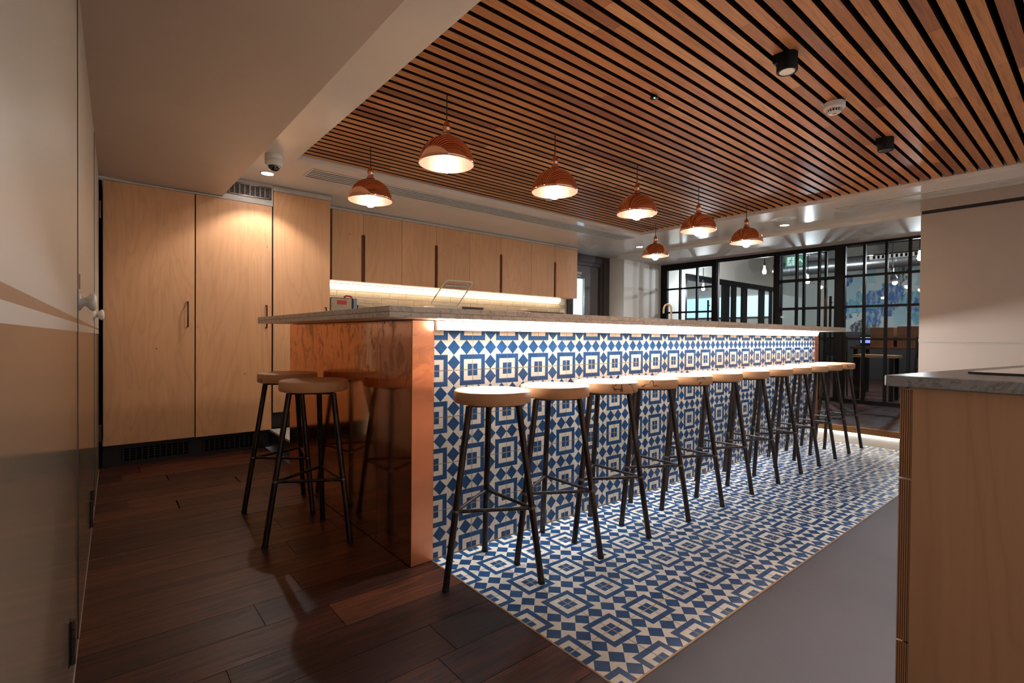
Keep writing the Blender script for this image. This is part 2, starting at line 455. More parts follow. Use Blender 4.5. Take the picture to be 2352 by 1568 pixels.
# ================================================================== geometry helpers
class MB:
    def __init__(self):
        self.v, self.f, self.m, self.s = [], [], [], []
    def add(self, vs, fs, mi=0, smooth=False):
        o = len(self.v)
        self.v += [tuple(x) for x in vs]
        for f in fs:
            self.f.append(tuple(i + o for i in f))
            self.m.append(mi)
            self.s.append(smooth)
        return self
    def box(self, a, b, mi=0):
        x0, x1 = sorted((a[0], b[0])); y0, y1 = sorted((a[1], b[1])); z0, z1 = sorted((a[2], b[2]))
        vs = [(x0, y0, z0), (x1, y0, z0), (x1, y1, z0), (x0, y1, z0), (x0, y0, z1), (x1, y0, z1), (x1, y1, z1), (x0, y1, z1)]
        return self.add(vs, [(0, 3, 2, 1), (4, 5, 6, 7), (0, 1, 5, 4), (1, 2, 6, 5), (2, 3, 7, 6), (3, 0, 4, 7)], mi)
    def tube(self, p, q, r0, r1=None, n=12, mi=0, cap=True):
        r1 = r0 if r1 is None else r1
        p, q = Vector(p), Vector(q)
        d = (q - p).normalized()
        a = d.orthogonal().normalized()
        b = d.cross(a)
        vs = []
        for c, r in ((p, r0), (q, r1)):
            for i in range(n):
                t = 2 * pi * i / n
                vs.append(c + a * cos(t) * r + b * sin(t) * r)
        self.add(vs, [(i, (i + 1) % n, n + (i + 1) % n, n + i) for i in range(n)], mi, True)
        if cap:
            self.add(vs[:n], [tuple(reversed(range(n)))], mi)
            self.add(vs[n:], [tuple(range(n))], mi)
        return self
    def path(self, pts, r, n=10, mi=0):
        pts = [Vector(p) for p in pts]
        rings = []
        a = None
        for i, p in enumerate(pts):
            d = (pts[min(i + 1, len(pts) - 1)] - pts[max(i - 1, 0)]).normalized()
            if a is None:
                a = d.orthogonal().normalized()
            else:
                a = (a - d * a.dot(d)).normalized()
            b = d.cross(a)
            rings.append([p + a * cos(2 * pi * k / n) * r + b * sin(2 * pi * k / n) * r for k in range(n)])
        vs = [v for ring in rings for v in ring]
        fs = []
        for i in range(len(pts) - 1):
            for k in range(n):
                fs.append((i * n + k, i * n + (k + 1) % n, (i + 1) * n + (k + 1) % n, (i + 1) * n + k))
        self.add(vs, fs, mi, True)
        self.add(rings[0], [tuple(reversed(range(n)))], mi)
        self.add(rings[-1], [tuple(range(n))], mi)
        return self
    def lathe(self, prof, c=(0, 0, 0), axis='z', n=32, mi=0, smooth=True):
        """prof: list of (r, h); axis z or x"""
        vs = []
        for r, h in prof:
            for i in range(n):
                t = 2 * pi * i / n
                if axis == 'z':
                    vs.append((c[0] + r * cos(t), c[1] + r * sin(t), c[2] + h))
                else:
                    vs.append((c[0] + h, c[1] + r * cos(t), c[2] + r * sin(t)))
        fs = []
        for j in range(len(prof) - 1):
            for i in range(n):
                fs.append((j * n + i, j * n + (i + 1) % n, (j + 1) * n + (i + 1) % n, (j + 1) * n + i))
        self.add(vs, fs, mi, smooth)
        if prof[0][0] > 1e-6:
            self.add(vs[:n], [tuple(reversed(range(n)))], mi)
        if prof[-1][0] > 1e-6:
            self.add(vs[-n:], [tuple(range(n))], mi)
        return self
    def prism(self, poly, z0, z1, mi=0, plane='xy'):
        n = len(poly)
        def P(p, h):
            if plane == 'xy':
                return (p[0], p[1], h)
            if plane == 'xz':
                return (p[0], h, p[1])
            return (h, p[0], p[1])
        vs = [P(p, z0) for p in poly] + [P(p, z1) for p in poly]
        fs = [tuple(reversed(range(n))), tuple(range(n, 2 * n))] + [(i, (i + 1) % n, n + (i + 1) % n, n + i) for i in range(n)]
        return self.add(vs, fs, mi)
    def mesh(self, name, mats, org=(0, 0, 0)):
        me = bpy.data.meshes.new(name)
        me.from_pydata([(v[0] - org[0], v[1] - org[1], v[2] - org[2]) for v in self.v], [], self.f)
        for m in (mats if isinstance(mats, (list, tuple)) else [mats]):
            me.materials.append(m if not isinstance(m, str) else MAT[m])
        me.polygons.foreach_set('material_index', self.m)
        me.polygons.foreach_set('use_smooth', self.s)
        me.update()
        import bmesh
        bm = bmesh.new()
        bm.from_mesh(me)
        bmesh.ops.recalc_face_normals(bm, faces=bm.faces)
        bm.to_mesh(me)
        bm.free()
        return me
    def build(self, name, mats, parent=None, org=None, bevel=0):
        wo = wloc(parent)
        if org is None:
            org = tuple(wo) if parent else (0, 0, 0)
        me = self.mesh(name, mats, org)
        o = bpy.data.objects.new(name, me)
        COL.objects.link(o)
        if parent:
            o.parent = parent
        o.location = Vector(org) - wo
        if bevel:
            bv = o.modifiers.new('bevel', 'BEVEL')
            bv.width = bevel
            bv.segments = 2
            bv.limit_method = 'ANGLE'
        return o

def wloc(o):
    v = Vector((0, 0, 0))
    while o is not None:
        v += o.location
        o = o.parent
    return v

def tag(o, label, cat=None, group=None, kind=None):
    o['label'] = label
    if cat:
        o['category'] = cat
    if group:
        o['group'] = group
    if kind:
        o['kind'] = kind
    return o

def thing(name, label, cat, loc=(0, 0, 0), group=None, kind=None):
    o = bpy.data.objects.new(name, None)
    o.empty_display_size = 0.05
    COL.objects.link(o)
    o.location = loc
    return tag(o, label, cat, group, kind)

def copy_tree(o, parent=None):
    c = o.copy()
    COL.objects.link(c)
    c.parent = parent
    for ch in list(o.children):
        copy_tree(ch, c)
    return c

def inst(name, me, loc, parent, rot=None):
    o = bpy.data.objects.new(name, me)
    COL.objects.link(o)
    o.parent = parent
    o.location = Vector(loc) - wloc(parent)
    if rot:
        o.rotation_euler = rot
    return o

def bx(name, a, b, mat, parent=None, bevel=0):
    c = tuple((a[i] + b[i]) / 2 for i in range(3))
    return MB().box(a, b).build(name, mat, parent, None if parent is None else c, bevel)

def structure(name, o_or_mb, mat, label, cat):
    o = o_or_mb.build(name, mat) if isinstance(o_or_mb, MB) else o_or_mb
    return tag(o, label, cat, kind='structure')

def point(name, loc, color, watts, parent, r=0.02):
    l = bpy.data.lights.new(name, 'POINT')
    l.color = color; l.energy = watts; l.shadow_soft_size = r
    o = bpy.data.objects.new(name, l)
    COL.objects.link(o); o.parent = parent
    o.location = Vector(loc) - wloc(parent)
    return o

def spot(name, loc, color, watts, parent, ang=90, blend=0.3, r=0.03):
    l = bpy.data.lights.new(name, 'SPOT')
    l.color = color; l.energy = watts; l.spot_size = radians(ang); l.spot_blend = blend; l.shadow_soft_size = r
    o = bpy.data.objects.new(name, l)
    COL.objects.link(o); o.parent = parent
    o.location = Vector(loc) - wloc(parent)
    return o

ZC = 2.20          # ceiling
ZR = 0.15          # raised floor
HX0, HX1, HY0, HY1 = 0.0, 4.03, -2.45, 1.90   # slatted recess
YF = -2.55         # how far the built room reaches behind the camera

# ================================================================== floors
fl = MB().box((-1.25, YF, -0.05), (0.0, 2.75, -0.012))
floor_w = structure('floor', fl, 'void', 'dark timber plank floor left of the bar', 'floor')
PW = 0.165
row = 0
y = YF
def plank_mesh(L, w):
    return MB().box((-L / 2, -w / 2, -0.012), (L / 2, w / 2, 0)).mesh('plank', 'plank')
PLK = {}
def lay_planks(parent, x0, x1, y0, y1, z, jit):
    rnd = random.Random(jit)
    y = y0
    while y < y1 - 0.02:
        w = min(PW, y1 - y)
        x = x0
        L = rnd.uniform(0.25, 1.1)
        while x < x1 - 0.01:
            L = min(L, x1 - x)
            if x1 - x - L < 0.12:
                L = x1 - x
            key = (round(L, 2), round(w, 3))
            if key not in PLK:
                PLK[key] = plank_mesh(L - 0.0022, w - 0.002)
            inst('plank', PLK[key], (x + L / 2, y + w / 2, z), parent)
            x += L
            L = rnd.uniform(0.7, 1.25)
        y += w
lay_planks(floor_w, -1.25, -0.006, YF, 2.75, 0.0, 3)

ft = MB().box((0.0, -1.0, -0.05), (4.24, 0.1, -0.002))
floor_t = structure('floor', ft, 'grout', 'blue and white patterned tile floor strip along the bar', 'floor')
TILE = MB().box((-0.0982, -0.0982, -0.008), (0.0982, 0.0982, 0)).mesh('tile', 'tile')
rr = random.Random(5)
for j in range(5):
    for i in range(21):
        inst('tile', TILE, (0.1 + 0.2 * i, -0.1 - 0.2 * j, rr.uniform(-0.0003, 0.0003)), floor_t)
fc = MB().box((0.0, YF, -0.05), (4.6, -1.006, 0.0))
structure('floor', fc, 'carpet', 'plain grey floor covering between tiled strip and birch cabinet', 'floor')
tr = MB().box((-0.005, -1.006, -0.02), (4.24, -1.0, 0.0015)).box((-0.006, -1.0, -0.02), (0.0, 0.0, 0.001))
structure('trim_1', tr, 'brass', 'thin brass edging strip around the tiled floor', 'trim')

# raised floor beyond the step and behind the bar
fr = MB().box((4.25, -1.1, -0.05), (6.3, 3.37, ZR - 0.012)).box((0.03, 1.69, -0.05), (4.25, 3.37, ZR - 0.012))
floor_r = structure('floor', fr, 'plinth', 'raised dark plank floor in front of the black glazed partition', 'floor')
lay_planks(floor_r, 4.262, 6.3, -1.1, 3.05, ZR, 11)
tz = MB().box((0.02, 1.69, ZR - 0.012), (0.30, 2.68, ZR + 0.004))
structure('trim_2', tz, 'trim_grey', 'pale grey step edge between tall cabinets and copper bar end', 'trim')
st = thing('step_edge', 'lit white step riser with bronze nosing behind the far stools', 'step', (4.25, -0.5, 0))
bx('riser', (4.235, -1.1, 0.0), (4.25, -0.02, 0.098), 'wall', st)
bx('nosing', (4.215, -1.1, 0.098), (4.262, -0.02, ZR + 0.002), 'nosing', st, 0.002)
bx('light_strip', (4.222, -1.1, 0.091), (4.234, -0.02, 0.098), E_STEP, st)

# ================================================================== walls
wb = MB().box((-1.3, 3.38, 0), (4.28, 3.5, 2.6)).box((5.21, 3.38, 0), (5.4, 3.5, 2.6)).box((4.28, 3.38, 2.22), (5.21, 3.5, 2.6))
wall_back = structure('wall_back', wb, 'wall', 'white back wall behind the wall cabinets', 'wall')
wr = MB().box((5.21, 3.05, ZR), (6.3, 3.38, ZC))
structure('wall_return', wr, 'wall', 'pale wall return between brown door and black glazing', 'wall')

# left wall with painted bands (slightly out of square with the bar)
wl = bpy.data.objects.new('wall_left', None)
COL.objects.link(wl)
wl.location = (-1.148, -0.037, 0)
wl.rotation_euler = (0, 0, -math.atan2(0.0228, 0.9997))
tag(wl, 'cream wall of cupboard doors with a glossy lower half at left edge', 'wall', kind='structure')
def lchild(name, mb, mats, parent=None, loc=(0, 0, 0)):
    me = mb.mesh(name, mats, loc)
    o = bpy.data.objects.new(name, me)
    COL.objects.link(o)
    o.parent = parent or wl
    o.location = loc
    return o
zb = [lambda s: 0.967 - 0.0056 * (s + 1.09), lambda s: 0.991 - 0.0051 * (s + 1.09), lambda s: 1.009 - 0.0079 * (s + 1.09)]
def left_panel(name, s0, s1, ztop, zbot=0.004):
    mb = MB()
    mb.box((-0.02, s0, zbot), (-0.001, s1, ztop), 0)
    lev = [lambda s: zbot, zb[0], zb[1], zb[2], lambda s: ztop]
    mi = [3, 0, 2, 0]
    mi = [2, 0, 1, 0]
    for k in range(4):
        mb.add([(0, s0, lev[k](s0)), (0, s1, lev[k](s1)), (0, s1, lev[k + 1](s1)), (0, s0, lev[k + 1](s0))], [(0, 1, 2, 3)], mi[k])
    mb.add([(0, s1, zbot), (-0.001, s1, zbot), (-0.001, s1, ztop), (0, s1, ztop)], [(0, 1, 2, 3)], 0)
    mb.add([(0, s0, zbot), (-0.001, s0, zbot), (-0.001, s0, ztop), (0, s0, ztop)], [(0, 1, 2, 3)], 0)
    return lchild(name, mb, ['wall_cream', 'wall_stripe', 'wall_gloss'])
lchild('backing', MB().box((-0.08, -2.6, 0), (-0.021, 2.72, 2.06)), 'void')
left_panel('cupboard_door', -2.55, 0.206, 2.045)
pB = left_panel('cupboard_door', 0.212, 1.70, 2.045)
pC = left_panel('cupboard_door', 1.707, 2.66, 2.045)
def knob(s, z):
    prof = [(0.0275, 0.0), (0.0275, 0.005), (0.021, 0.0085), (0.0145, 0.013), (0.013, 0.018), (0.018, 0.0225), (0.0255, 0.028),
            (0.0285, 0.034), (0.0265, 0.040), (0.018, 0.0445), (0.0001, 0.046)]
    return lchild('knob', MB().lathe(prof, (0, s, z), 'x', 28), 'ceramic')
tag(knob(0.25, 1.052), 'white ceramic knob')
tag(knob(1.60, 1.048), 'white ceramic knob')
ky = MB().prism([(0.298 + 0.010 * cos(t * pi / 8), 1.118 + 0.024 * sin(t * pi / 8)) for t in range(16)], 0.0, 0.003, 0, 'yz')
tag(lchild('keyhole_plate', ky, 'brass'), 'small brass keyhole plate')
def hinge(s, z0, z1):
    mb = MB()
    n = 5
    h = (z1 - z0) / n
    for i in range(n):
        mb.tube((0.006, s, z0 + i * h + 0.001), (0.006, s, z0 + (i + 1) * h - 0.001), 0.0068 if i % 2 else 0.0074, n=10)
    mb.box((0, s - 0.018, z0), (0.0022, s + 0.018, z1))
    return lchild('hinge', mb, 'hinge')
for a in ((-0.165, 0.135, 0.246), (1.056, 0.10, 0.218), (1.16, 0.18, 0.24), (2.66, 0.20, 0.32), (2.66, 1.74, 1.86)):
    hinge(*a)
for s_, zt_ in ((0.209, 2.04), (1.7035, 2.03)):
    lchild('gap_strip', MB().box((-0.001, s_ - 0.002, 0.02), (0.0022, s_ + 0.002, zt_)), 'hinge')  # thin dark strip added to draw the gap line between the doors
lchild('skirting', MB().box((0.0, -2.55, 0.0), (0.0015, 2.66, 0.003)), 'wall_cream')

# right-hand white wall
ww = MB().box((4.55, YF, 0), (4.67, -0.72, 2.065), 0).box((4.56, YF, 2.065), (4.67, -0.722, 2.095), 1).box((4.535, YF, 2.095), (4.67, -0.718, ZC), 0)
ww.box((4.534, YF, 0.936), (4.55, -0.72, 0.960), 0)
tag(ww.build('wall_right', ['wall_dimmed', 'plinth']), 'dimmed off-white wall with dark shadow line near the ceiling at right', 'wall', kind='structure')

# ================================================================== ceiling
cm = MB()
T = 0.03
cm.box((-1.35, YF, ZC), (HX0, 3.40, ZC + T)).box((HX1, YF, ZC), (6.4, 3.40, ZC + T)).box((HX0, HY1, ZC), (HX1, 3.40, ZC + T))
cm.box((HX0 - 0.02, HY0, ZC + T), (HX0, HY1, ZC + 0.10)).box((HX1, HY0, ZC + T), (HX1 + 0.02, HY1, ZC + 0.10)).box((HX0, HY1, ZC + T), (HX1, HY1 + 0.02, ZC + 0.10))
cm.box((HX0, YF, ZC), (HX1, HY0, ZC + T))
ceiling = structure('ceiling', cm, 'ceil', 'satin white ceiling framing the timber slats', 'ceiling')
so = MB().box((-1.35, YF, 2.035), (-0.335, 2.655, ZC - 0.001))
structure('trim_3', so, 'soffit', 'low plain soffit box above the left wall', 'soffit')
bk = MB().box((5.05, -2.5, 2.155), (6.42, 3.05, ZC - 0.001))
structure('trim_4', bk, 'wall', 'shallow white bulkhead above the black glazed partition', 'bulkhead')

# slats: each length of oak is a piece of its own
slats = thing('slatted_ceiling', 'oak slat ceiling panel with dark gaps above the bar', 'ceiling', (2.0, 0.0, ZC + 0.035))
bx('backing', (HX0, HY0, ZC + 0.085), (HX1, HY1, ZC + 0.095), 'void', slats)
PITCH, SW = 0.0698, 0.047
rs = random.Random(21)
k = 0
yy = HY1 - 0.034
NS = 0
while yy > HY0 + 0.02:
    x = HX0 + 0.012
    xe = HX1 - 0.006
    L = rs.uniform(0.35, 1.5)
    while x < xe - 0.01:
        if xe - x - L < 0.25:
            L = xe - x
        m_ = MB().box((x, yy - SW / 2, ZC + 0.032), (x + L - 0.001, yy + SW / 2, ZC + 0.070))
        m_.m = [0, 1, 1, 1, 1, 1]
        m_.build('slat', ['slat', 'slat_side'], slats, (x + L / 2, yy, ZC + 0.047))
        x += L
        L = rs.uniform(0.9, 1.75)
        NS += 1
    yy -= PITCH

# ================================================================== ceiling fittings
def linear_vent(label, a, b, along, n=5):
    cx, cy = (a[0] + b[0]) / 2, (a[1] + b[1]) / 2
    t = thing('slot_diffuser', label, 'air vent', (cx, cy, ZC - 0.004))
    bx('backing', (a[0], a[1], ZC - 0.0022), (b[0], b[1], ZC - 0.0002), 'void', t)
    if along == 'x':
        w = (b[1] - a[1]) / (2 * n + 1)
        for i in range(n + 1):
            y0 = a[1] + 2 * i * w
            bx('bar', (a[0], y0, ZC - 0.006), (b[0], y0 + w * 0.9, ZC - 0.0022), 'white_metal', t)
        for x in (a[0] - 0.012, b[0]):
            bx('end_cap', (x, a[1], ZC - 0.006), (x + 0.012, b[1], ZC - 0.0002), 'white_metal', t)
    else:
        w = (b[0] - a[0]) / (2 * n + 1)
        for i in range(n + 1):
            x0 = a[0] + 2 * i * w
            bx('bar', (x0, a[1], ZC - 0.006), (x0 + w * 0.9, b[1], ZC - 0.0022), 'white_metal', t)
        bx('end_cap', (a[0], b[1], ZC - 0.006), (b[0], b[1] + 0.012, ZC - 0.0002), 'white_metal', t)
linear_vent('long white slot air vent above the wall cabinets', (0.16, 2.03), (4.09, 2.27), 'x')
linear_vent('long white slot air vent near the wall at right', (4.33, YF + 0.1), (4.53, -0.10), 'y')

def downlight(label, x, y, watts, ang, blend, z=ZC):
    t = thing('downlight', label, 'downlight', (x, y, z), 'recessed white ceiling downlights')
    MB().lathe([(0.052, -0.001), (0.052, -0.006), (0.044, -0.008), (0.042, -0.004)], (x, y, z), 'z', 28).build('trim_ring', 'white_metal', t)
    MB().lathe([(0.042, -0.0062), (0.0001, -0.0062)], (x, y, z), 'z', 28).build('lens', E_DISC, t)
    spot('lamp', (x, y, z - 0.02), NEUT, watts, t, ang, blend, 0.02)
downlight('round downlight beside the dome camera over the tall cabinets', -0.08, 2.37, L_DOWN, 115, 0.4)
downlight('round downlight below the ceiling speaker near the glazing', 4.71, 0.495, L_DOWN * 0.5, 120, 0.5)
downlight('round downlight near the pale wall return behind the far pendant', 4.66, 2.364, L_DOWN * 0.5, 120, 0.5)

t = thing('ceiling_speaker', 'round flush white ceiling speaker grille near the glazing', 'speaker', (4.406, 0.382, ZC))
MB().lathe([(0.115, -0.0005), (0.115, -0.005), (0.104, -0.007), (0.100, -0.004)], (4.406, 0.382, ZC), 'z', 40).build('rim', 'white_metal', t)
MB().lathe([(0.100, -0.003), (0.0001, -0.006)], (4.406, 0.382, ZC), 'z', 40).build('grille', 'trim_grey', t)

cx, cy = -0.145, 1.925
t = thing('dome_camera', 'white security camera with smoked dome on the ceiling', 'camera', (cx, cy, ZC))
MB().lathe([(0.060, -0.0005), (0.060, -0.03), (0.058, -0.032), (0.058, -0.034), (0.060, -0.036), (0.058, -0.062), (0.046, -0.074), (0.040, -0.076)], (cx, cy, ZC), 'z', 36).build('housing', 'white_metal', t)
MB().lathe([(0.040, -0.074), (0.0385, -0.086), (0.031, -0.100), (0.018, -0.110), (0.0001, -0.113)], (cx, cy, ZC), 'z', 28).build('dome', 'hob', t)

def ceiling_spot(label, x, y, zt):
    t = thing('ceiling_spot', label, 'spotlight', (x, y, zt), 'black surface spotlights on the slats')
    mb = MB().lathe([(0.043, 0.0), (0.043, -0.075), (0.0405, -0.078), (0.034, -0.078), (0.032, -0.060)], (x, y, zt), 'z', 32)
    mb.build('housing', 'black', t)
    bx('mount', (x - 0.042, y, zt - 0.04), (x + 0.042, y + 0.044, zt + 0.03), 'black', t)
    MB().lathe([(0.0335, -0.0775), (0.0315, -0.0775), (0.029, -0.066)], (x, y, zt), 'z', 28).build('reflector', 'chrome', t)
    MB().lathe([(0.0295, -0.067), (0.0001, -0.067)], (x, y, zt), 'z', 24).build('lens', E_SPOT, t)
    spot('lamp', (x, y, zt - 0.085), COOL, L_SPOT, t, 75, 0.6, 0.02)
ceiling_spot('nearer black cylindrical spotlight on the slat ceiling', 1.29, -0.880, ZC + 0.031)
ceiling_spot('farther black cylindrical spotlight on the slats by the wall', 2.76, -0.890, ZC + 0.031)

def detector(label, x, y, zt, s=1.0):
    t = thing('smoke_detector', label, 'smoke detector', (x, y, zt), 'white smoke detectors on the slats')
    MB().lathe([(0.052 * s, 0.0), (0.052 * s, -0.022 * s), (0.050 * s, -0.030 * s), (0.042 * s, -0.034 * s)], (x, y, zt), 'z', 32).build('body', 'white_metal', t)
    for i in range(16):
        a = 2 * pi * i / 16
        p = (x + 0.036 * s * cos(a), y + 0.036 * s * sin(a))
        MB().tube((p[0], p[1], zt - 0.033 * s), (x + 0.030 * s * cos(a), y + 0.030 * s * sin(a), zt - 0.050 * s), 0.0026 * s, n=6).build('fin', 'white_metal', t)
    MB().lathe([(0.028 * s, -0.033 * s), (0.024 * s, -0.050 * s)], (x, y, zt), 'z', 20).build('core', 'darkbox', t)
    MB().lathe([(0.032 * s, -0.048 * s), (0.030 * s, -0.053 * s), (0.012 * s, -0.056 * s)], (x, y, zt), 'z', 24).build('cap', 'white_metal', t)
    MB().lathe([(0.012 * s, -0.055 * s), (0.010 * s, -0.058 * s), (0.0001, -0.058 * s)], (x, y, zt), 'z', 16).build('lens', 'orange', t)
    for a in (0.9, 2.4, 4.4):
        p = (x + 0.050 * s * cos(a), y + 0.050 * s * sin(a))
        q = (x + 0.066 * s * cos(a), y + 0.066 * s * sin(a))
        MB().path([(p[0], p[1], zt - 0.01), (q[0], q[1], zt - 0.012), (q[0], q[1], zt - 0.002)], 0.003, 6).build('clip', 'white_metal', t)
detector('white smoke detector between the two black spotlights', 1.975, -0.850, ZC + 0.030)
detector('small white smoke detector behind the third pendant from left', 2.05, 1.45, ZC + 0.031, 0.9)

t = thing('ceiling_sensor', 'small black disc sensor with green light on the slats', 'sensor', (1.17, -0.266, ZC + 0.03))
MB().lathe([(0.012, 0.02), (0.012, -0.006), (0.022, -0.008), (0.021, -0.012), (0.0001, -0.013)], (1.17, -0.266, ZC + 0.03), 'z', 28).build('disc', 'black', t)
MB().lathe([(0.0045, -0.0125), (0.003, -0.0145), (0.0001, -0.015)], (1.165, -0.270, ZC + 0.03), 'z', 12).build('led', E_GREEN, t)

# ================================================================== bar
bar = thing('bar', 'long bar with blue and white tiled front and copper clad end', 'bar', (2.1, 0.3, 0))
cb = MB().box((-0.09, 0.0065, 0.0), (4.29, 0.46, 1.02)).box((-0.09, 0.46, 0.0), (0.36, 1.67, 1.02)).box((3.84, 0.46, ZR), (4.24, 1.67, 1.02))
cb.build('carcass', 'darkbox', bar)
gr = bx('grout_bed', (0.0, 0.0022, 0.0), (4.2, 0.0064, 1.02), 'grout', bar)
for j in range(5):
    for i in range(21):
        o = inst('tile', TILE, (0.1 + 0.2 * i, rr.uniform(-0.0003, 0.0003), 0.105 + 0.2 * j), bar, (pi / 2, 0, 0))
# copper end: three sheets with visible seams, and the front return
def csheet(y0, y1, mat, name='copper_panel'):
    return MB().box((-0.104, y0, 0.003), (-0.0905, y1, 1.018)).build(name, mat, bar, (-0.097, (y0 + y1) / 2, 0))
csheet(0.001, 0.325, MAT['copper_b'])
csheet(0.3265, 1.163, MAT['copper_a'])
csheet(1.1645, 1.68, MAT['copper_a'])
tag(MB().box((-0.104, -0.003, 0.002), (-0.001, 0.0005, 1.018)).build('copper_panel', MAT['copper_c'], bar, (-0.05, 0, 0), 0.001), 'brushed copper front return beside the tiles')
MB().box((4.2015, -0.003, 0.002), (4.29, 0.004, 1.018)).build('copper_panel', MAT['copper_c'], bar, (4.25, 0, 0))
MB().box((4.2915, -0.003, ZR), (4.304, 1.67, 1.018)).build('copper_panel', MAT['copper_a'], bar, (4.3, 0.8, 0))

wt = thing('bar_worktop', 'greige quartz bar worktop with layered edge and overhang', 'worktop', (2.0, 0.2, 1.02))
def U(o, inner=0.0):
    x0, x1, y0, y1 = -0.30 + o, 4.42 - o, -0.195 + o, 1.69
    return [(x0, y0), (x1, y0), (x1, y1), (3.74, y1), (3.74, 0.56), (0.46, 0.56), (0.46, y1), (x0, y1)]
MB().prism(U(0), 1.0415, 1.062).build('slab', 'quartz', wt, None, 0.0012)
MB().prism(U(0.0008), 1.0215, 1.0408).build('edge_build_up', 'quartz', wt, None, 0.0012)

ls = thing('light_strip', 'bright white light strip under the bar worktop edge', 'strip light', (2.1, -0.015, 0.98))
MB().prism([(-0.0022, 0.9765), (-0.0022, 1.0144), (-0.0225, 1.0144), (-0.0225, 0.980)], 0.002, 4.198, 0, 'yz').build('housing', 'white_metal', ls)
bx('housing', (0.002, -0.038, 1.0145), (4.198, -0.0022, 1.0205), 'white_metal', ls)
for a, b in ((0.002, 2.058), (2.062, 4.198)):
    MB().prism([(-0.0227, 1.0143), (-0.038, 1.0143), (-0.0228, 0.9802)], a, b, 0, 'yz').build('diffuser', E_BAR, ls)

# tap on the bar worktop
tx, ty = 2.50, 0.47
t = thing('tap', 'brushed brass gooseneck tap on the bar worktop', 'tap', (tx, ty, 1.062))
MB().lathe([(0.022, 0.0), (0.022, 0.006), (0.014, 0.012), (0.013, 0.04)], (tx, ty, 1.062), 'z', 20).build('base', 'tapgold', t)
pts = [(tx, ty, 1.07), (tx, ty, 1.18)]
for i in range(1, 13):
    a = pi * i / 12
    pts.append((tx - 0.026 + 0.026 * cos(a), ty + 0.018 - 0.018 * cos(a), 1.18 + 0.045 * sin(a)))
pts.append((tx - 0.053, ty + 0.037, 1.150))
MB().path(pts, 0.0075, 12).build('spout', 'tapgold', t)
MB().path([(tx + 0.012, ty, 1.085), (tx + 0.045, ty - 0.01, 1.092)], 0.004, 8).build('lever', 'tapgold', t)

# ================================================================== stools
def make_stool(seat_mat):
    root = thing('bar_stool', 'x', 'stool', (0, 0, 0))
    R0, R1, ZT = 0.213, 0.112, 0.684
    prof = [(0.0001, 0.742), (0.146, 0.742), (0.1505, 0.7405), (0.1525, 0.737), (0.1535, 0.718), (0.1525, 0.699), (0.150, 0.695), (0.146, 0.6935), (0.0001, 0.6935)]
    MB().lathe(prof, (0, 0, 0), 'z', 56, 0, False).build('seat', seat_mat, root, (0, 0, 0.718))
    sm = root.children[0].data
    for p in sm.polygons:
        p.use_smooth = abs(p.normal.z) < 0.95
    A = [pi, -pi / 3, pi / 3]
    top = [Vector((R1 * cos(a), R1 * sin(a), ZT)) for a in A]
    bot = [Vector((R0 * cos(a), R0 * sin(a), 0.0)) for a in A]
    for tp, bt in zip(top, bot):
        d = (tp - bt).normalized()
        c = (tp + bt) / 2
        lg = MB().tube(bt + d * 0.005, tp, 0.0128, n=14).build('leg', 'leg', root, tuple(c))
        ft = MB().tube(bt + d * 0.0 + Vector((0, 0, 0.0)), bt + d * 0.012, 0.0138, n=14)
        ft.build('foot_cap', 'rubber', lg, tuple(bt))
    k = 0.288 / ZT
    mid = [b.lerp(tp, k) for tp, b in zip(top, bot)]
    for i in range(3):
        a, b = mid[i], mid[(i + 1) % 3]
        MB().tube(a, b, 0.0072, n=10).build('stretcher', 'leg', root, tuple((a + b) / 2))
        MB().lathe([(0.0001, -0.015), (0.011, -0.01), (0.0148, 0), (0.011, 0.01), (0.0001, 0.015)], tuple(a), 'z', 12).build('weld', 'weld', root, tuple(a))
        a, b = top[i] + Vector((0, 0, 0.0015)), top[(i + 1) % 3] + Vector((0, 0, 0.0015))
        MB().tube(a, b, 0.0068, n=8).build('seat_bracket', 'leg', root, tuple((a + b) / 2))
    return root
ORD = ['first', 'second', 'third', 'fourth', 'fifth', 'sixth', 'seventh', 'eighth', 'ninth', 'tenth', 'eleventh', 'twelfth']
proto = make_stool('seat')
SX = [0.121, 0.471, 0.820, 1.168, 1.520, 1.880, 2.255, 2.630, 2.970, 3.310, 3.630, 3.950]
for i, x in enumerate(SX):
    o = proto if i == 0 else copy_tree(proto)
    o.location = (x, -0.25, 0.0)
    if i == 0:
        lab = 'nearest pale round wooden bar stool at the tiled bar front'
    elif i == 11:
        lab = 'farthest pale round wooden bar stool, twelfth along the tiled front'
    else:
        lab = ORD[i] + ' pale round wooden bar stool from the copper corner along tiled front'
    tag(o, lab, 'stool', 'bar stools in a row along the tiled bar front')
proto2 = make_stool('seat2')
tag(proto2, 'darker bar stool at the copper end, nearer the camera', 'stool', 'bar stools at the copper end')
proto2.location = (-0.308, 0.575, 0)
o = copy_tree(proto2)
tag(o, 'darker bar stool at the copper end, nearer the tall cabinets', 'stool', 'bar stools at the copper end')
o.location = (-0.282, 1.09, 0)
o.rotation_euler = (0, 0, radians(-10))

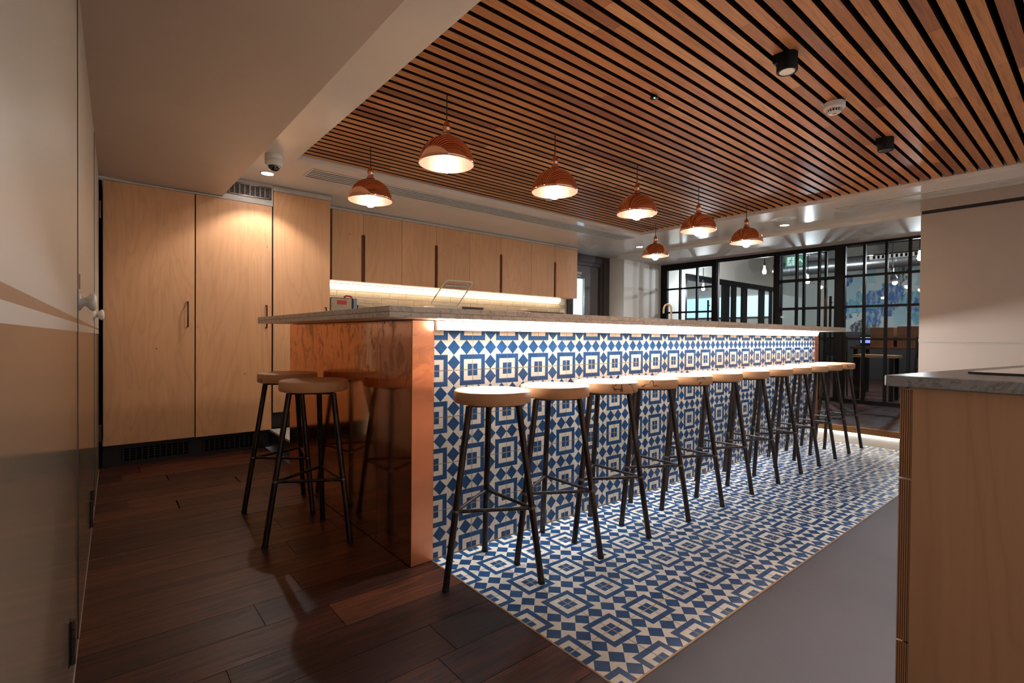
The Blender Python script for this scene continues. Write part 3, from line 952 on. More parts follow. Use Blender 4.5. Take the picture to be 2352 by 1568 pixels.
# ================================================================== pendants
def make_pendant():
    root = thing('pendant_lamp', 'x', 'pendant lamp', (0, 0, 0))   # origin: rim centre
    Rm, Hh = 0.146, 0.145
    prof = []
    for i in range(15):
        a = (pi / 2) * i / 14 * 0.93
        prof.append((Rm * cos(a) ** 0.92, Hh * sin(a)))
    prof += [(0.030, 0.152), (0.0235, 0.160)]
    inner = [(max(r - 0.0022, 0.002), h - 0.0012) for r, h in prof]
    MB().lathe(prof, (0, 0, 0), 'z', 56, 0, True).build('shade', 'lampcopper', root)
    sh = root.children[0]
    sh.data = None or sh.data
    # outer skin open at the rim, inner skin as the shade's lining
    me = bpy.data.meshes.new('shade')
    def shell(pr):
        n = 56
        v = [(r * cos(2 * pi * i / n), r * sin(2 * pi * i / n), h) for r, h in pr for i in range(n)]
        f = [(j * n + i, j * n + (i + 1) % n, (j + 1) * n + (i + 1) % n, (j + 1) * n + i) for j in range(len(pr) - 1) for i in range(n)]
        return v, f
    v, f = shell([(prof[0][0] - 0.0022, 0.0)] + prof)
    me.from_pydata(v, [], f)
    me.materials.append(MAT['lampcopper'])
    me.polygons.foreach_set('use_smooth', [True] * len(me.polygons))
    sh.data = me
    me2 = bpy.data.meshes.new('lining')
    v, f = shell([(r - 0.0023 if r > 0.03 else max(r - 0.0023, 0.002), h * 0.985 + 0.0004) for r, h in prof])
    me2.from_pydata(v, [], f)
    me2.materials.append(MAT['lampinside'])
    me2.polygons.foreach_set('use_smooth', [True] * len(me2.polygons))
    ln = bpy.data.objects.new('lining', me2)
    COL.objects.link(ln); ln.parent = sh
    MB().lathe([(0.027, 0.154), (0.0205, 0.161), (0.0195, 0.166), (0.0195, 0.188), (0.0215, 0.190), (0.0215, 0.196), (0.019, 0.199),
                (0.0175, 0.212), (0.012, 0.223), (0.006, 0.228), (0.005, 0.234), (0.0001, 0.234)], (0, 0, 0), 'z', 28).build('lampholder', 'lampcopper', root)
    MB().tube((0, 0, 0.232), (0, 0, 0.372), 0.0032, n=8).build('cord', 'frame_brown', root)
    bp = [(0.0001, -0.055), (0.014, -0.053), (0.026, -0.045), (0.034, -0.030), (0.036, -0.014), (0.033, 0.008), (0.026, 0.035), (0.0195, 0.065), (0.0155, 0.095), (0.0145, 0.11), (0.0001, 0.112)]
    MB().lathe([(r, h + 0.012) for r, h in bp], (0, 0, 0), 'z', 16).build('bulb', E_BULB, root)
    MB().tube((0, 0, 0.122), (0, 0, 0.160), 0.0135, n=16).build('bulb_cap', 'brass', root)
    return root
pend = make_pendant()
ZP = 1.866
PD = [((0.337, 0.45), 'large leftmost copper pendant of the front row over the bar'),
      ((1.133, 0.44), 'second copper pendant from left in the front row'),
      ((1.985, 0.44), 'middle copper pendant of the front row over the bar'),
      ((2.860, 0.45), 'fourth copper pendant from left in the front row'),
      ((3.690, 0.43), 'farthest copper pendant of the front row, rightmost of all'),
      ((0.337, 1.413), 'copper pendant nearest the tall cabinets, leftmost of all'),
      ((3.748, 1.484), 'smallest copper pendant hanging near the pale wall return')]
for i, ((x, y), lab) in enumerate(PD):
    o = pend if i == 0 else copy_tree(pend)
    o.location = (x, y, ZP)
    tag(o, lab, 'pendant lamp', 'copper dome pendants over the bar')

# ================================================================== tall cabinets
YT = 2.68
def pull(parent, x, z0, z1, y):
    pts = [(x, y, z0), (x, y - 0.022, z0), (x, y - 0.028, z0 + 0.006), (x, y - 0.028, z1 - 0.006), (x, y - 0.022, z1), (x, y, z1)]
    return MB().path(pts, 0.0052, 10).build('handle', 'handle', parent, (x, y, (z0 + z1) / 2))
def tall(label, x0, x1, z0, z1, hx, hz0, hz1):
    c = thing('tall_cabinet', label, 'cabinet', ((x0 + x1) / 2, YT, z0), 'tall birch cabinets')
    bx('body', (x0 + 0.001, YT + 0.022, z0 + 0.002), (x1 - 0.001, 3.37, z1), 'plinth', c)
    d = MB().box((x0 + 0.004, YT, z0), (x1 - 0.004, YT + 0.02, z1)).build('door', 'birch', c, ((x0 + x1) / 2, YT, (z0 + z1) / 2), 0.001)
    pull(d, hx, hz0, hz1, YT)
    return c
tall('widest birch tall cabinet next to the cream wall', -1.068, -0.515, 0.155, 2.020, -0.565, 1.005, 1.193)
tall('middle birch tall cabinet lit by the downlight below the grille', -0.515, 0.035, 0.152, 2.020, -0.012, 1.005, 1.190)
tall('narrow full height birch tall cabinet beside the wall cabinets', 0.040, 0.522, 0.292, 2.150, 0.478, 1.005, 1.193)
pl = thing('plinth', 'dark plinth with air grilles under the tall cabinets', 'plinth', (-0.5, 2.74, 0))
bx('board', (-1.09, 2.725, 0.0), (0.03, 2.745, 0.150), 'plinth', pl)
for gx0, gx1 in ((-0.95, -0.55), (-0.45, -0.06)):
    g = bx('grille', (gx0, 2.718, 0.03), (gx1, 2.7245, 0.115), 'void', pl)
    n = 11
    for i in range(n + 1):
        x = gx0 + (gx1 - gx0) * i / n
        bx('rib', (x - 0.004, 2.714, 0.03), (x + 0.004, 2.7179, 0.115), 'plinth', g)
    for i in range(4):
        z = 0.045 + 0.018 * i
        bx('rib', (gx0, 2.715, z), (gx1, 2.7178, z + 0.004), 'plinth', g)
bx('return_board', (0.04, 2.725, ZR + 0.005), (0.522, 2.745, 0.290), 'plinth', pl)
structure('trim_5', MB().box((-1.095, 2.70, 0.0), (-1.069, 3.37, 2.02)), 'void', 'black gap beside the widest tall cabinet', 'trim')
structure('trim_6', MB().box((-1.10, 2.672, 2.0215), (-0.335, 2.70, 2.034)).box((-0.335, 2.676, 2.0215), (0.038, 3.37, ZC - 0.002)).box((0.038, 2.672, 2.152), (0.524, 3.37, 2.186)).box((0.045, 2.69, 2.186), (0.52, 3.37, ZC - 0.002)),
          'trim_grey', 'white trim rail and panel above the tall cabinets', 'trim')
g = thing('vent_grille', 'grey metal air grille above the middle tall cabinet', 'air vent', (-0.14, 2.675, 2.07))
bx('backing', (-0.325, 2.6725, 2.072), (0.012, 2.6755, 2.165), 'void', g)
for i in range(10):
    x = -0.325 + 0.337 * i / 9
    bx('mullion', (x - 0.003, 2.668, 2.078), (x + 0.003, 2.6724, 2.160), 'grille_grey', g)
for i in range(8):
    z = 2.079 + 0.0108 * i
    bx('slat', (-0.325, 2.669, z), (0.012, 2.6722, z + 0.003), 'grille_grey', g)
for a, b in (((-0.335, 2.667, 2.160), (0.022, 2.6755, 2.170)), ((-0.335, 2.667, 2.068), (0.022, 2.6755, 2.078)), ((0.012, 2.667, 2.068), (0.024, 2.6755, 2.170)), ((-0.345, 2.667, 2.068), (-0.325, 2.6755, 2.170))):
    bx('frame', a, b, 'hinge', g)

# ================================================================== wall cabinets
YU = 3.02
UX = [0.657, 1.402, 2.275, 3.250, 4.122]
HX = [0.974, 1.826, 2.750, 3.685]
nm = ['leftmost birch wall cabinet beside the tall cabinet', 'second birch wall cabinet from left, behind the open clear lid', 'third birch wall cabinet from left', 'rightmost birch wall cabinet next to the brown door']
def notch_poly(x0, x1, hx, side, zb_, zt):
    w, zn, r = 0.021, 1.962, 0.018
    if side == 'L':
        p = [(x0, zb_), (hx - w, zb_)]
        for i in range(6):
            a = pi / 2 * i / 5
            p.append((hx - w + r * (1 - cos(a)), zn - r + r * sin(a)))
        p += [(hx - 0.0012, zn), (hx - 0.0012, zt), (x0, zt)]
    else:
        p = [(x1, zb_), (x1, zt), (hx + 0.0012, zt), (hx + 0.0012, zn)]
        for i in range(6):
            a = pi / 2 * (1 - i / 5)
            p.append((hx + w - r * (1 - cos(a)), zn - r + r * sin(a)))
        p += [(hx + w, zb_)]
    return p
for i in range(4):
    x0, x1, hx = UX[i], UX[i + 1], HX[i]
    c = thing('wall_cabinet', nm[i], 'cabinet', ((x0 + x1) / 2, YU, 1.487), 'birch wall cabinets')
    bx('body', (x0 + 0.001, YU + 0.05, 1.489), (x1 - 0.001, 3.37, 2.168), 'birch', c)
    bx('groove', (hx - 0.03, YU + 0.021, 1.489), (hx + 0.03, YU + 0.049, 1.975), 'slotwood', c)
    for s in 'LR':
        pp = notch_poly(x0 + 0.002, x1 - 0.002, hx, s, 1.487, 2.168)
        MB().prism(pp, YU, YU + 0.02, 0, 'xz').build('door', 'birch', c, ((x0 + hx) / 2 if s == 'L' else (x1 + hx) / 2, YU, 1.83))
    bx('side_panel', (x0 + 0.001, YU + 0.0205, 1.489), (x0 + 0.017, YU + 0.049, 2.168), 'birch', c)
    bx('side_panel', (x1 - 0.017, YU + 0.0205, 1.489), (x1 - 0.001, YU + 0.049, 2.168), 'birch', c)
structure('trim_7', MB().box((0.524, YU - 0.006, 2.170), (4.128, 3.37, 2.190)).box((0.524, YU + 0.01, 2.190), (4.12, 3.37, ZC - 0.002)), 'trim_grey', 'white cornice rail above the wall cabinets', 'trim')
cs = thing('light_strip', 'warm light strip under the birch wall cabinets', 'strip light', (2.4, 3.33, 1.46))
bx('housing', (0.66, 3.325, 1.482), (4.10, 3.362, 1.4885), 'white_metal', cs)
bx('diffuser', (0.66, 3.327, 1.455), (4.10, 3.360, 1.4815), E_CAB, cs)

# splashback of small tiles
sb = MB().box((0.53, 3.372, 1.05), (4.235, 3.3795, 1.50))
spl = structure('wall_splashback', sb, 'grout2', 'cream metro tile splashback under the wall cabinets', 'wall')
MET = MB().box((-0.0975, -0.003, -0.0280), (0.0975, 0.003, 0.0280)).mesh('tile', 'metro')
METH = MB().box((-0.0475, -0.003, -0.0280), (0.0475, 0.003, 0.0280)).mesh('tile', 'metro')
for r in range(7):
    z = 1.05 + 0.031 + 0.061 * r
    x = 0.535 + (0.1 if r % 2 else 0.0)
    if r % 2:
        inst('tile', METH, (0.535 + 0.05, 3.369, z), spl)
    while x + 0.2 <= 4.24:
        inst('tile', MET, (x + 0.1, 3.369, z), spl)
        x += 0.2
structure('trim_8', MB().box((4.236, 3.36, 1.05), (4.244, 3.3795, 1.50)), 'chrome', 'steel edge of the metro tile splashback', 'trim')

# back worktop and base cabinets
bw = thing('back_worktop', 'greige worktop under the wall cabinets behind the bar', 'worktop', (2.4, 3.05, 1.03))
bx('slab', (0.525, 2.74, 1.03), (4.235, 3.371, 1.05), 'quartz', bw)
for i in range(4):
    x0 = 0.527 + 0.927 * i
    c = thing('base_cabinet', ['leftmost birch base cabinet under the back worktop', 'second birch base cabinet from left under the back worktop', 'third birch base cabinet from left under the back worktop', 'rightmost birch base cabinet under the back worktop'][i], 'cabinet', (x0 + 0.46, 2.8, ZR), 'birch base cabinets')
    bx('body', (x0, 2.79, ZR + 0.001), (x0 + 0.925, 3.37, 1.029), 'plinth', c)
    for s in (0, 1):
        d = MB().box((x0 + 0.002 + 0.4625 * s, 2.765, ZR + 0.12), (x0 + 0.4605 + 0.4625 * s, 2.788, 1.02)).build('door', 'birch', c, (x0 + 0.23 + 0.46 * s, 2.765, 0.6))

# things on the back worktop (only their upper parts clear the bar)
ZB = 1.05
t = thing('food_slicer', 'steel counter machine with red handle beside the tall cabinet', 'appliance', (0.78, 3.05, ZB))
bx('casing', (0.62, 2.95, ZB), (0.835, 3.2, 1.312), 'steelbox', t, 0.008)
bx('red_switch', (0.685, 2.944, 1.245), (0.775, 2.9495, 1.285), 'red', t)
bx('guard', (0.838, 2.93, ZB), (0.875, 3.2, 1.310), 'blueplastic', t, 0.004)
MB().path([(0.80, 3.06, 1.308), (0.80, 3.06, 1.33), (0.815, 3.06, 1.34), (0.865, 3.06, 1.335), (0.875, 3.06, 1.32), (0.875, 3.06, 1.308)], 0.009, 10).build('handle', 'red', t)
t = thing('storage_tub', 'clear wrapped tub beside the steel counter machine', 'tub', (1.03, 3.05, ZB))
MB().prism([(0.885, ZB), (1.17, ZB), (1.16, 1.27), (1.10, 1.29), (0.89, 1.306)], 2.95, 3.18, 0, 'xz').build('tub', 'plastic_clear', t)
MB().prism([(0.90, ZB + 0.002), (1.15, ZB + 0.002), (1.14, 1.22), (0.905, 1.25)], 2.97, 3.16, 0, 'xz').build('contents', 'steelbox', t)
t = thing('label_printer', 'pale box with an upright clear lid standing open', 'box', (2.0, 3.05, ZB))
bx('casing', (1.77, 2.95, ZB), (2.13, 3.2, 1.285), 'whitebox', t, 0.005)
lid = thing('lid', '', None, (0, 0, 0)) if False else None
hb0, hb1 = Vector((1.765, 3.06, 1.288)), Vector((2.125, 3.06, 1.288))
tl, trr = Vector((1.845, 2.84, 1.56)), Vector((2.205, 2.84, 1.56))
fm = MB()
cor = [hb0, hb1, trr, tl]
def rnd_loop(c, r=0.04, n=5):
    out = []
    for i in range(4):
        p, a, b = c[i], c[i - 1], c[(i + 1) % 4]
        u, v = (a - p).normalized(), (b - p).normalized()
        for k in range(n + 1):
            s = k / n
            out.append(p + u * r * (1 - s) ** 2 + v * r * s ** 2)
    return out
lp = rnd_loop(cor)
fm.path(lp + [lp[0]], 0.008, 8)
lidf = fm.build('lid_frame', 'whitebox', t)
nrm = (hb1 - hb0).cross(tl - hb0).normalized()
MB().add([p + nrm * 0.001 for p in lp] + [p - nrm * 0.001 for p in lp], [tuple(range(len(lp))), tuple(reversed(range(len(lp), 2 * len(lp))))]).build('lid_pane', 'glass_thin', lidf)
a, b = hb0.lerp(tl, 0.80), hb1.lerp(trr, 0.80)
MB().tube(a.lerp(b, 0.1), a.lerp(b, 0.9), 0.012, n=8).build('lid_bar', 'trim_grey', lidf)
t = thing('charcoal_box', 'charcoal plastic box right of the open clear lid', 'box', (2.3, 3.05, ZB))
bx('tub', (2.15, 2.98, ZB), (2.45, 3.18, 1.278), 'darkbox', t, 0.006)
bx('rim', (2.145, 2.975, 1.270), (2.455, 3.185, 1.288), 'darkbox', t, 0.004)
t = thing('serving_tray', 'dark flat tray with a clear cover on the back worktop', 'tray', (3.45, 3.05, ZB))
bx('stand', (3.2, 2.95, ZB), (3.72, 3.2, 1.245), 'darkbox', t, 0.006)
bx('tray', (3.15, 2.92, 1.245), (3.76, 3.22, 1.272), 'darkbox', t, 0.004)
bx('cover', (3.17, 2.94, 1.2725), (3.48, 3.2, 1.30), 'plastic_clear', t, 0.004)

# ================================================================== brown door with vision panel
d = thing('door_1', 'dark brown door with a tall bright vision panel behind wall cabinets', 'door', (4.75, 3.38, ZR), None, 'structure')
for a, b in (((4.28, 3.33, ZR), (4.36, 3.42, 2.205)), ((5.07, 3.33, ZR), (5.205, 3.42, 2.205)), ((4.36, 3.33, 2.09), (5.07, 3.42, 2.205))):
    bx('frame', a, b, 'frame_brown', d, 0.003)
bx('stop', (5.00, 3.35, ZR), (5.07, 3.42, 2.09), 'frame_brown', d)
bx('stop', (4.36, 3.35, 2.04), (5.00, 3.42, 2.09), 'frame_brown', d)
lf = MB().box((4.362, 3.375, ZR + 0.004), (4.42, 3.415, 2.038)).box((4.645, 3.375, ZR + 0.004), (4.998, 3.415, 2.038)).box((4.42, 3.375, 1.835), (4.645, 3.415, 2.038)).box((4.42, 3.375, ZR + 0.004), (4.645, 3.415, 0.75))
leaf = lf.build('leaf', 'door_brown', d)
bx('glass_panel', (4.42, 3.392, 0.75), (4.645, 3.398, 1.835), E_VIS, leaf)
bx('notice', (4.50, 3.3735, 1.90), (4.60, 3.3748, 1.935), 'trim_grey', leaf)
bx('notice', (4.50, 3.3735, 1.86), (4.58, 3.3748, 1.88), 'trim_grey', leaf)
bx('window_edge', (4.645, 3.372, 0.75), (4.66, 3.3748, 1.845), 'chrome', leaf)

# ================================================================== black glazed partition (x = 6.2)
XP = 6.20
ZT_ = 2.155
def glazed(name, label, y0, y1, zt, vert, horiz, fw=0.05, x=XP, dep=0.05, edge=(0.05, 0.05), cat='partition', thick=0.028, kind=None):
    t = thing(name, label, cat, (x, (y0 + y1) / 2, ZR), None, kind)
    bx('stile', (x, y0, ZR), (x + dep, y0 + edge[0], zt), 'black', t)
    bx('stile', (x, y1 - edge[1], ZR), (x + dep, y1, zt), 'black', t)
    bx('rail', (x, y0 + edge[0], zt - fw), (x + dep, y1 - edge[1], zt), 'black', t)
    bx('rail', (x, y0 + edge[0], ZR), (x + dep, y1 - edge[1], ZR + 0.045), 'black', t)
    ys = [y0 + edge[0]] + sorted(vert) + [y1 - edge[1]]
    zs = [ZR + 0.045] + sorted(horiz) + [zt - fw]
    for v in sorted(vert):
        bx('mullion', (x + 0.004, v - thick / 2, ZR + 0.045), (x + dep - 0.004, v + thick / 2, zt - fw), 'black', t)
    for i in range(len(ys) - 1):
        a = ys[i] + (thick / 2 if i else 0)
        b = ys[i + 1] - (thick / 2 if i < len(ys) - 2 else 0)
        for h in sorted(horiz):
            bx('glazing_bar', (x + 0.004, a, h - thick / 2), (x + dep - 0.004, b, h + thick / 2), 'black', t)
        for k in range(len(zs) - 1):
            za = zs[k] + (thick / 2 if k else 0)
            zb2 = zs[k + 1] - (thick / 2 if k < len(zs) - 2 else 0)
            bx('pane', (x + 0.022, a, za), (x + 0.027, b, zb2), 'glass', t)
    return t
def pull_bar(t, y, z0, z1, x=XP):
    h = MB().tube((x - 0.055, y, z0), (x - 0.055, y, z1), 0.014, n=12)
    h.tube((x - 0.055, y, z0 + 0.08), (x, y, z0 + 0.08), 0.008, n=8).tube((x - 0.055, y, z1 - 0.08), (x, y, z1 - 0.08), 0.008, n=8)
    h.build('pull_handle', 'black', t)
gA = glazed('glazed_door', 'black framed glazed door leaf at the pale wall return', 2.07, 3.05, ZT_, [2.40, 2.70], [1.36, 1.745], 0.10, edge=(0.075, 0.12), cat='glazed door')
pull_bar(gA, 2.17, 0.9, 1.53)
gM = thing('door_frame', 'open black framed doorway between the two glazed doors', 'door frame', (XP, 1.64, ZR))
bx('jamb', (XP, 1.21, ZR), (XP + 0.05, 1.23, ZT_), 'black', gM)
bx('jamb', (XP, 2.045, ZR), (XP + 0.05, 2.065, ZT_), 'black', gM)
bx('head', (XP, 1.23, ZT_ - 0.05), (XP + 0.05, 2.045, ZT_), 'black', gM)
gB = glazed('glazed_door', 'black framed glazed sliding door with long pull handle', 0.375, 1.205, ZT_, [0.66, 0.935], [0.955, 1.36, 1.745], 0.06, edge=(0.10, 0.055), cat='glazed door')
pull_bar(gB, 0.50, 0.62, 1.50)
gB2 = glazed('glazed_panel', 'fixed glazed panel with double bars behind the sliding door', 0.40, 1.19, ZT_ - 0.001, [0.61, 0.875], [1.36, 1.745], 0.05, x=XP + 0.09, edge=(0.03, 0.03), cat='glazed panel')
gC = glazed('glazed_panel', 'fixed black gridded glazing beside the wall at right', -1.0, 0.37, ZT_, [0.155, -0.07, -0.295, -0.52], [0.955, 1.36, 1.745], 0.03, edge=(0.02, 0.015), cat='glazed panel')

# ================================================================== room beyond the glazing
ZF2 = 2.85
structure('floor', MB().box((6.3, -4.0, ZR - 0.05), (12.7, 8.5, ZR - 0.002)), 'plank', 'dark floor of the room beyond the glazing', 'floor')
structure('ceiling', MB().box((6.35, -4.0, ZF2), (12.7, 8.5, ZF2 + 0.05)).box((6.36, -4.0, ZC), (6.42, 8.5, ZF2)), 'frame_brown', 'dark ceiling of the room beyond the glazing', 'ceiling')
structure('wall_end', MB().box((11.0, -4.0, ZR), (11.1, 3.25, ZF2)), 'wall_far', 'pale end wall of the room beyond the glazing', 'wall')
wf = MB().box((6.3, 3.25, ZR), (7.28, 3.35, ZF2)).box((7.28, 3.25, 2.13), (11.0, 3.35, ZF2))
structure('wall_far', wf, 'wall_far', 'pale side wall above the folding doors beyond the glazing', 'wall')
structure('wall_outer', MB().box((12.6, 3.25, ZR), (12.7, 8.5, ZF2)).box((11.0, 3.25, ZR), (12.6, 3.35, ZF2)).box((7.0, 8.4, ZR), (12.6, 8.5, ZF2)), 'wall_far', 'pale wall behind the folding doors', 'wall')
structure('trim_9', MB().box((10.88, -4.0, ZR), (10.999, 2.9, 1.10)), 'plinth', 'dark wall panelling below the abstract painting', 'trim')
fd = thing('folding_door', 'row of black framed folding glass doors in the far room', 'folding door', (9.0, 3.3, ZR))
bx('head', (7.28, 3.24, 2.03), (10.98, 3.34, 2.13), 'black', fd)
fx = [(7.30, 7.37), (8.73, 8.98), (9.13, 9.27), (9.57, 9.76), (10.39, 10.6), (10.93, 10.98)]
for i, (a, b) in enumerate(fx):
    bx('stile', (a, 3.265, ZR), (b, 3.32, 2.03), 'black', fd)
    if i < len(fx) - 1:
        bx('pane', (b, 3.287, ZR + 0.08), (fx[i + 1][0], 3.293, 2.03), 'glass_thin', fd)
        bx('rail', (b, 3.27, ZR), (fx[i + 1][0], 3.31, ZR + 0.08), 'black', fd)
for y0, y1 in ((3.95, 4.92), (5.05, 6.47)):
    w = thing('wall_screen', 'glowing pale blue wide screen behind the folding doors, ' + ('right one' if y0 < 4.5 else 'left one'), 'screen', (12.59, (y0 + y1) / 2, 1.5), 'pale blue screens')
    bx('panel', (12.56, y0, 1.53), (12.58, y1, 2.09), E_SCREEN, w)
    bx('ledge', (12.54, y0, 1.49), (12.595, y1, 1.528), 'frame_brown', w)
pa = thing('painting', 'large abstract painting in blue, white and dark brown', 'painting', (10.97, 1.0, 1.1))
bx('canvas', (10.955, -0.6, 1.10), (10.985, 1.86, 2.62), 'art', pa)

du = thing('air_duct', 'round galvanised spiral duct under the far ceiling', 'duct', (8.8, 1.0, 2.2))
MB().tube((8.8, -3.0, 2.23), (8.8, 2.3, 2.23), 0.125, n=24).build('tube', 'duct', du)
for i in range(16):
    y = -2.8 + 0.32 * i
    MB().lathe([(0.126, -0.006), (0.131, 0), (0.126, 0.006)], (0, 0, 0), 'x', 24).build('seam', 'duct', du, (0, 0, 0)).matrix_local = Matrix.Translation(Vector((8.8, y, 2.23)) - wloc(du)) @ Matrix.Rotation(pi / 2, 4, 'Z')
bx('register', (8.64, -0.5, 2.25), (8.672, 0.75, 2.31), 'trim_grey', du)
for i in range(20):
    bx('fin', (8.632, -0.47 + 0.06 * i, 2.255), (8.6398, -0.44 + 0.06 * i, 2.305), 'void', du)
t = thing('ceiling_fan_vent', 'round metal extract vent near the exit sign', 'air vent', (7.8, 1.25, 2.3))
MB().lathe([(0.16, 0.0), (0.17, 0.02), (0.11, 0.05), (0.11, 0.55)], (7.8, 1.25, 2.28), 'z', 28).build('hood', 'duct', t)

def far_lamp(x, y, z, shade, lit, lab, watts=L_FAR):
    t = thing('glass_pendant', lab, 'pendant lamp', (x, y, z), 'glass pendants in the far room')
    MB().tube((x, y, z + 0.16), (x, y, ZF2), 0.006, n=6).build('cord', 'black', t)
    MB().lathe([(0.022, 0.10), (0.022, 0.15), (0.008, 0.165), (0.0001, 0.165)], (x, y, z), 'z', 16).build('cap', 'chrome', t)
    if shade == 'cone':
        pr = [(0.105, -0.05), (0.04, 0.095), (0.024, 0.11)]
    elif shade == 'bell':
        pr = [(0.10, -0.09), (0.105, -0.05), (0.095, 0.0), (0.065, 0.06), (0.03, 0.105)]
    else:
        pr = [(0.13, -0.03), (0.12, 0.02), (0.08, 0.07), (0.03, 0.10)]
    n = 28
    v = [(r * cos(2 * pi * i / n), r * sin(2 * pi * i / n), h) for r, h in pr for i in range(n)]
    f = [(j * n + i, j * n + (i + 1) % n, (j + 1) * n + (i + 1) % n, (j + 1) * n + i) for j in range(len(pr) - 1) for i in range(n)]
    MB().add([(a + x, b + y, c + z) for a, b, c in v], f, 0, True).build('shade', 'plastic_clear', t)
    MB().lathe([(0.0001, -0.035), (0.02, -0.03), (0.03, -0.005), (0.026, 0.025), (0.014, 0.06), (0.012, 0.10)], (x, y, z), 'z', 16).build('bulb', E_FARB if lit else 'glass', t)
    if lit:
        point('lamp', (x, y, z - 0.06), (0.95, 0.97, 1.0), watts, t, 0.03)
far_lamp(7.5, 1.925, 2.06, 'cone', True, 'lit conical glass pendant seen through the clear opening')
far_lamp(7.5, 3.02, 1.85, 'cone', True, 'lit glass pendant seen through the left glazed door')
far_lamp(7.5, 1.26, 1.85, 'cone', True, 'lit glass pendant below the exit sign')
far_lamp(7.5, 0.17, 1.80, 'bell', False, 'unlit bell shaped glass pendant in front of the painting')
far_lamp(9.6, 5.2, 2.55, 'dome', True, 'added pendant lamp lighting the room behind the folding doors', 45.0)  # added to brighten this room; no fitting known there
far_lamp(7.5, -0.13, 2.06, 'dome', True, 'lit domed glass pendant beside the wall at right edge')

# exit sign
ex = thing('exit_sign', 'green running man exit sign with white arrow', 'sign', (7.0, 1.245, 2.04))
bx('plate', (6.995, 1.10, 2.045), (7.005, 1.39, 2.195), 'green', ex)
bx('picture', (6.9935, 1.265, 2.058), (6.9948, 1.365, 2.182), MAT['signwhite'], ex)
man = MB()
def mp(u, v):   # u to the right as seen by the camera (towards -y), v up, in sign units
    return (1.365 - u * 0.10, 2.058 + v * 0.124)
def limb(a, b, w):
    (ya, za), (yb, zb_) = mp(*a), mp(*b)
    d = Vector((yb - ya, zb_ - za)).normalized()
    nn = Vector((-d[1], d[0])) * w
    man.prism([(ya + nn[0], za + nn[1]), (yb + nn[0], zb_ + nn[1]), (yb - nn[0], zb_ - nn[1]), (ya - nn[0], za - nn[1])], 6.9926, 6.9934, 0, 'yz')
cy_, cz_ = mp(0.62, 0.86)
man.prism([(cy_ + 0.011 * cos(i * pi / 6), cz_ + 0.011 * sin(i * pi / 6)) for i in range(12)], 6.9926, 6.9934, 0, 'yz')
limb((0.60, 0.74), (0.45, 0.45), 0.010)
limb((0.58, 0.72), (0.30, 0.62), 0.0045); limb((0.30, 0.62), (0.22, 0.45), 0.0045)
limb((0.60, 0.72), (0.74, 0.52), 0.0045); limb((0.74, 0.52), (0.90, 0.58), 0.0045)
limb((0.45, 0.45), (0.66, 0.30), 0.0055); limb((0.66, 0.30), (0.64, 0.06), 0.0055)
limb((0.45, 0.45), (0.36, 0.24), 0.0055); limb((0.36, 0.24), (0.10, 0.22), 0.0055)
man.build('running_man', 'green', ex)
ar = MB()
ar.prism([(1.185, 2.150), (1.222, 2.105), (1.222, 2.080), (1.185, 2.122), (1.148, 2.080), (1.148, 2.105)], 6.9926, 6.9948, 0, 'yz')
ar.build('arrow', MAT['signwhite'], ex)
MB().tube((7.0, 1.15, 2.195), (7.0, 1.15, ZF2), 0.003, n=6).tube((7.0, 1.34, 2.195), (7.0, 1.34, ZF2), 0.003, n=6).build('hanger', 'black', ex)

# tables, boxes and stools beyond the glass
def table(lab, x0, x1, y0, y1, zt, mat='tabletop'):
    t = thing('table', lab, 'table', ((x0 + x1) / 2, (y0 + y1) / 2, ZR), 'tables in the far room')
    bx('top', (x0, y0, zt - 0.035), (x1, y1, zt), mat, t)
    for x in (x0 + 0.05, x1 - 0.05):
        for y in (y0 + 0.05, y1 - 0.05):
            bx('leg', (x - 0.02, y - 0.02, ZR), (x + 0.02, y + 0.02, zt - 0.035), 'black', t)
table('dark timber table carrying the cardboard boxes in the far room', 7.35, 8.0, -1.2, 0.62, 0.845)
table('pale edged table nearer the black glazing', 6.75, 7.1, -0.05, 0.42, 0.745, 'ply_edge_lt')
def carton(lab, x0, x1, y0, y1, z0, z1):
    t = thing('cardboard_box', lab, 'box', ((x0 + x1) / 2, (y0 + y1) / 2, z0), 'cardboard boxes on the far table')
    bx('carton', (x0, y0, z0), (x1, y1, z1), 'cardboard', t)
    m = (y0 + y1) / 2
    bx('flap', (x0, y0, z1), (x1, m - 0.003, z1 + 0.004), 'cardboard', t)
    bx('flap', (x0, m + 0.003, z1), (x1, y1, z1 + 0.004), 'cardboard', t)
carton('left cardboard box on the far table', 7.5, 7.8, 0.145, 0.42, 0.845, 1.115)
carton('right cardboard box on the far table beside the wall at right', 7.5, 7.8, -0.20, 0.105, 0.845, 1.13)
t = thing('laptop', 'laptop with a blue screen left of the cardboard boxes', 'laptop', (7.55, 0.50, 0.845))
bx('base', (7.5, 0.44, 0.8455), (7.7, 0.60, 0.860), 'black', t)
bx('lid', (7.69, 0.44, 0.860), (7.70, 0.60, 1.01), 'black', t)
bx('screen', (7.6885, 0.45, 0.895), (7.6899, 0.59, 0.98), E_LAPTOP, t)
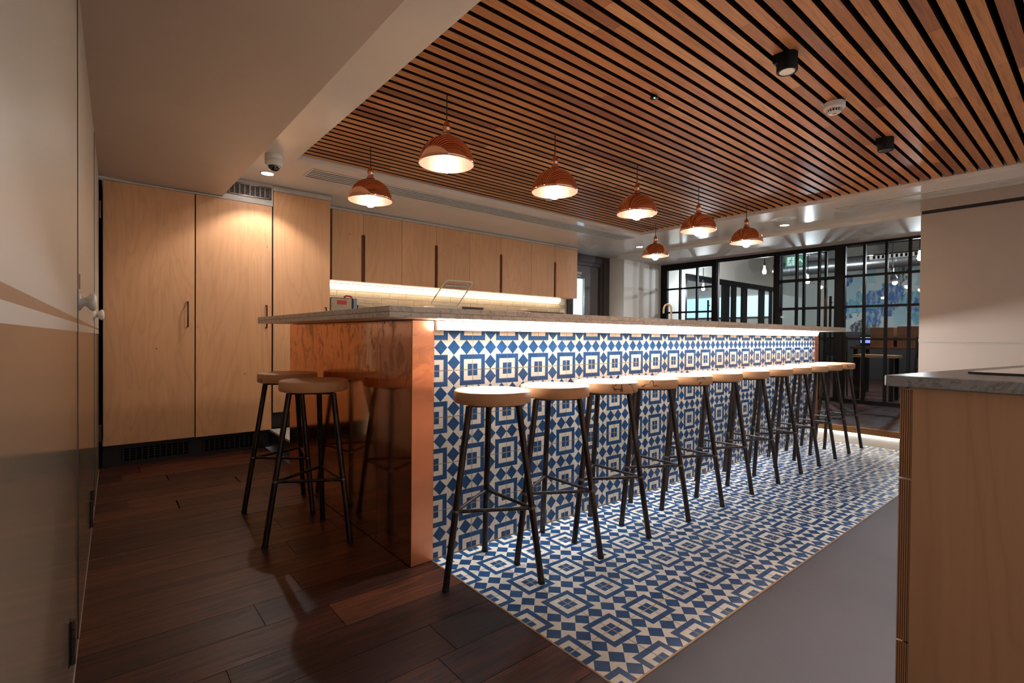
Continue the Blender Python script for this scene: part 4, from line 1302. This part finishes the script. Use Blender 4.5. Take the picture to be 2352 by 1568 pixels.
def chair(lab, x, y, rz):
    t = thing('chair', lab, 'chair', (x, y, ZR), 'dark chairs in the far room')
    bx('seat', (x - 0.19, y - 0.19, ZR + 0.43), (x + 0.19, y + 0.19, ZR + 0.46), 'black', t, 0.01)
    bx('backrest', (x + 0.165, y - 0.18, ZR + 0.56), (x + 0.185, y + 0.18, ZR + 0.84), 'black', t, 0.008)
    for sx in (-1, 1):
        for sy in (-1, 1):
            MB().tube((x + sx * 0.18, y + sy * 0.18, ZR), (x + sx * 0.165, y + sy * 0.165, ZR + (0.43 if sx < 0 else 0.84)), 0.012, n=8).build('leg', 'leg', t)
    t.rotation_euler = (0, 0, rz)
chair('dark chair right of the pale edged far table', 7.0, -0.40, 0.3)
chair('dark chair left of the far tables behind the sliding door', 6.95, 0.80, -0.4)

# ================================================================== birch cabinet at the right edge
A = Vector((0.128, -1.541))
d1 = Vector((cos(radians(-8.5)), sin(radians(-8.5))))
d2 = Vector((cos(radians(-88)), sin(radians(-88))))
def quad(a0, a1, b0, b1):
    return [tuple(A + d1 * a + d2 * b) for a, b in ((a0, b0), (a1, b0), (a1, b1), (a0, b1))]
rc = thing('drawer_cabinet', 'birch drawer cabinet with layered plywood edges at right', 'cabinet', (0.5, -1.8, 0))
MB().prism(quad(0.020, 0.038, 0.0405, 0.80), 0.0, 0.862).build('side_panel', 'birch_dim', rc)
MB().prism(quad(0.0385, 1.05, 0.0415, 0.62), 0.002, 0.862).build('body', 'birch_dim', rc)
for z0, z1 in ((0.02, 0.3495), (0.353, 0.6775), (0.681, 0.858)):
    f = MB()
    n = 11
    w = 0.0195 / n
    for i in range(n):
        ins = 0.0 if i % 2 == 0 else 0.0006
        f.prism(quad(0.021 + ins, 1.05, 0.0202 + i * w, 0.0202 + (i + 1) * w), z0, z1, i % 2)
    f.build('drawer_front', ['ply_edge_lt', 'ply_edge'], rc)
rw = thing('cabinet_worktop', 'grey quartz worktop with rounded edge on the birch drawer cabinet', 'worktop', (0.6, -1.9, 0.865))
P4 = [A + d1 * 0.004, A + d1 * 1.1, A + d1 * 1.1 + d2 * 0.65, A + d2 * 0.85, A + d2 * 0.004]
MB().prism([tuple(p) for p in P4], 0.864, 0.886).build('slab', 'quartz2', rw, None, 0.003)
hb = thing('induction_hob', 'black glass hob set on the grey quartz worktop', 'hob', (0.45, -1.75, 0.886))
h0 = A + d1 * 0.20 + d2 * 0.07
MB().prism([tuple(h0), tuple(h0 + d1 * 0.5), tuple(h0 + d1 * 0.5 + d2 * 0.55), tuple(h0 + d2 * 0.55)], 0.8865, 0.891).build('glass_plate', 'hob', hb)
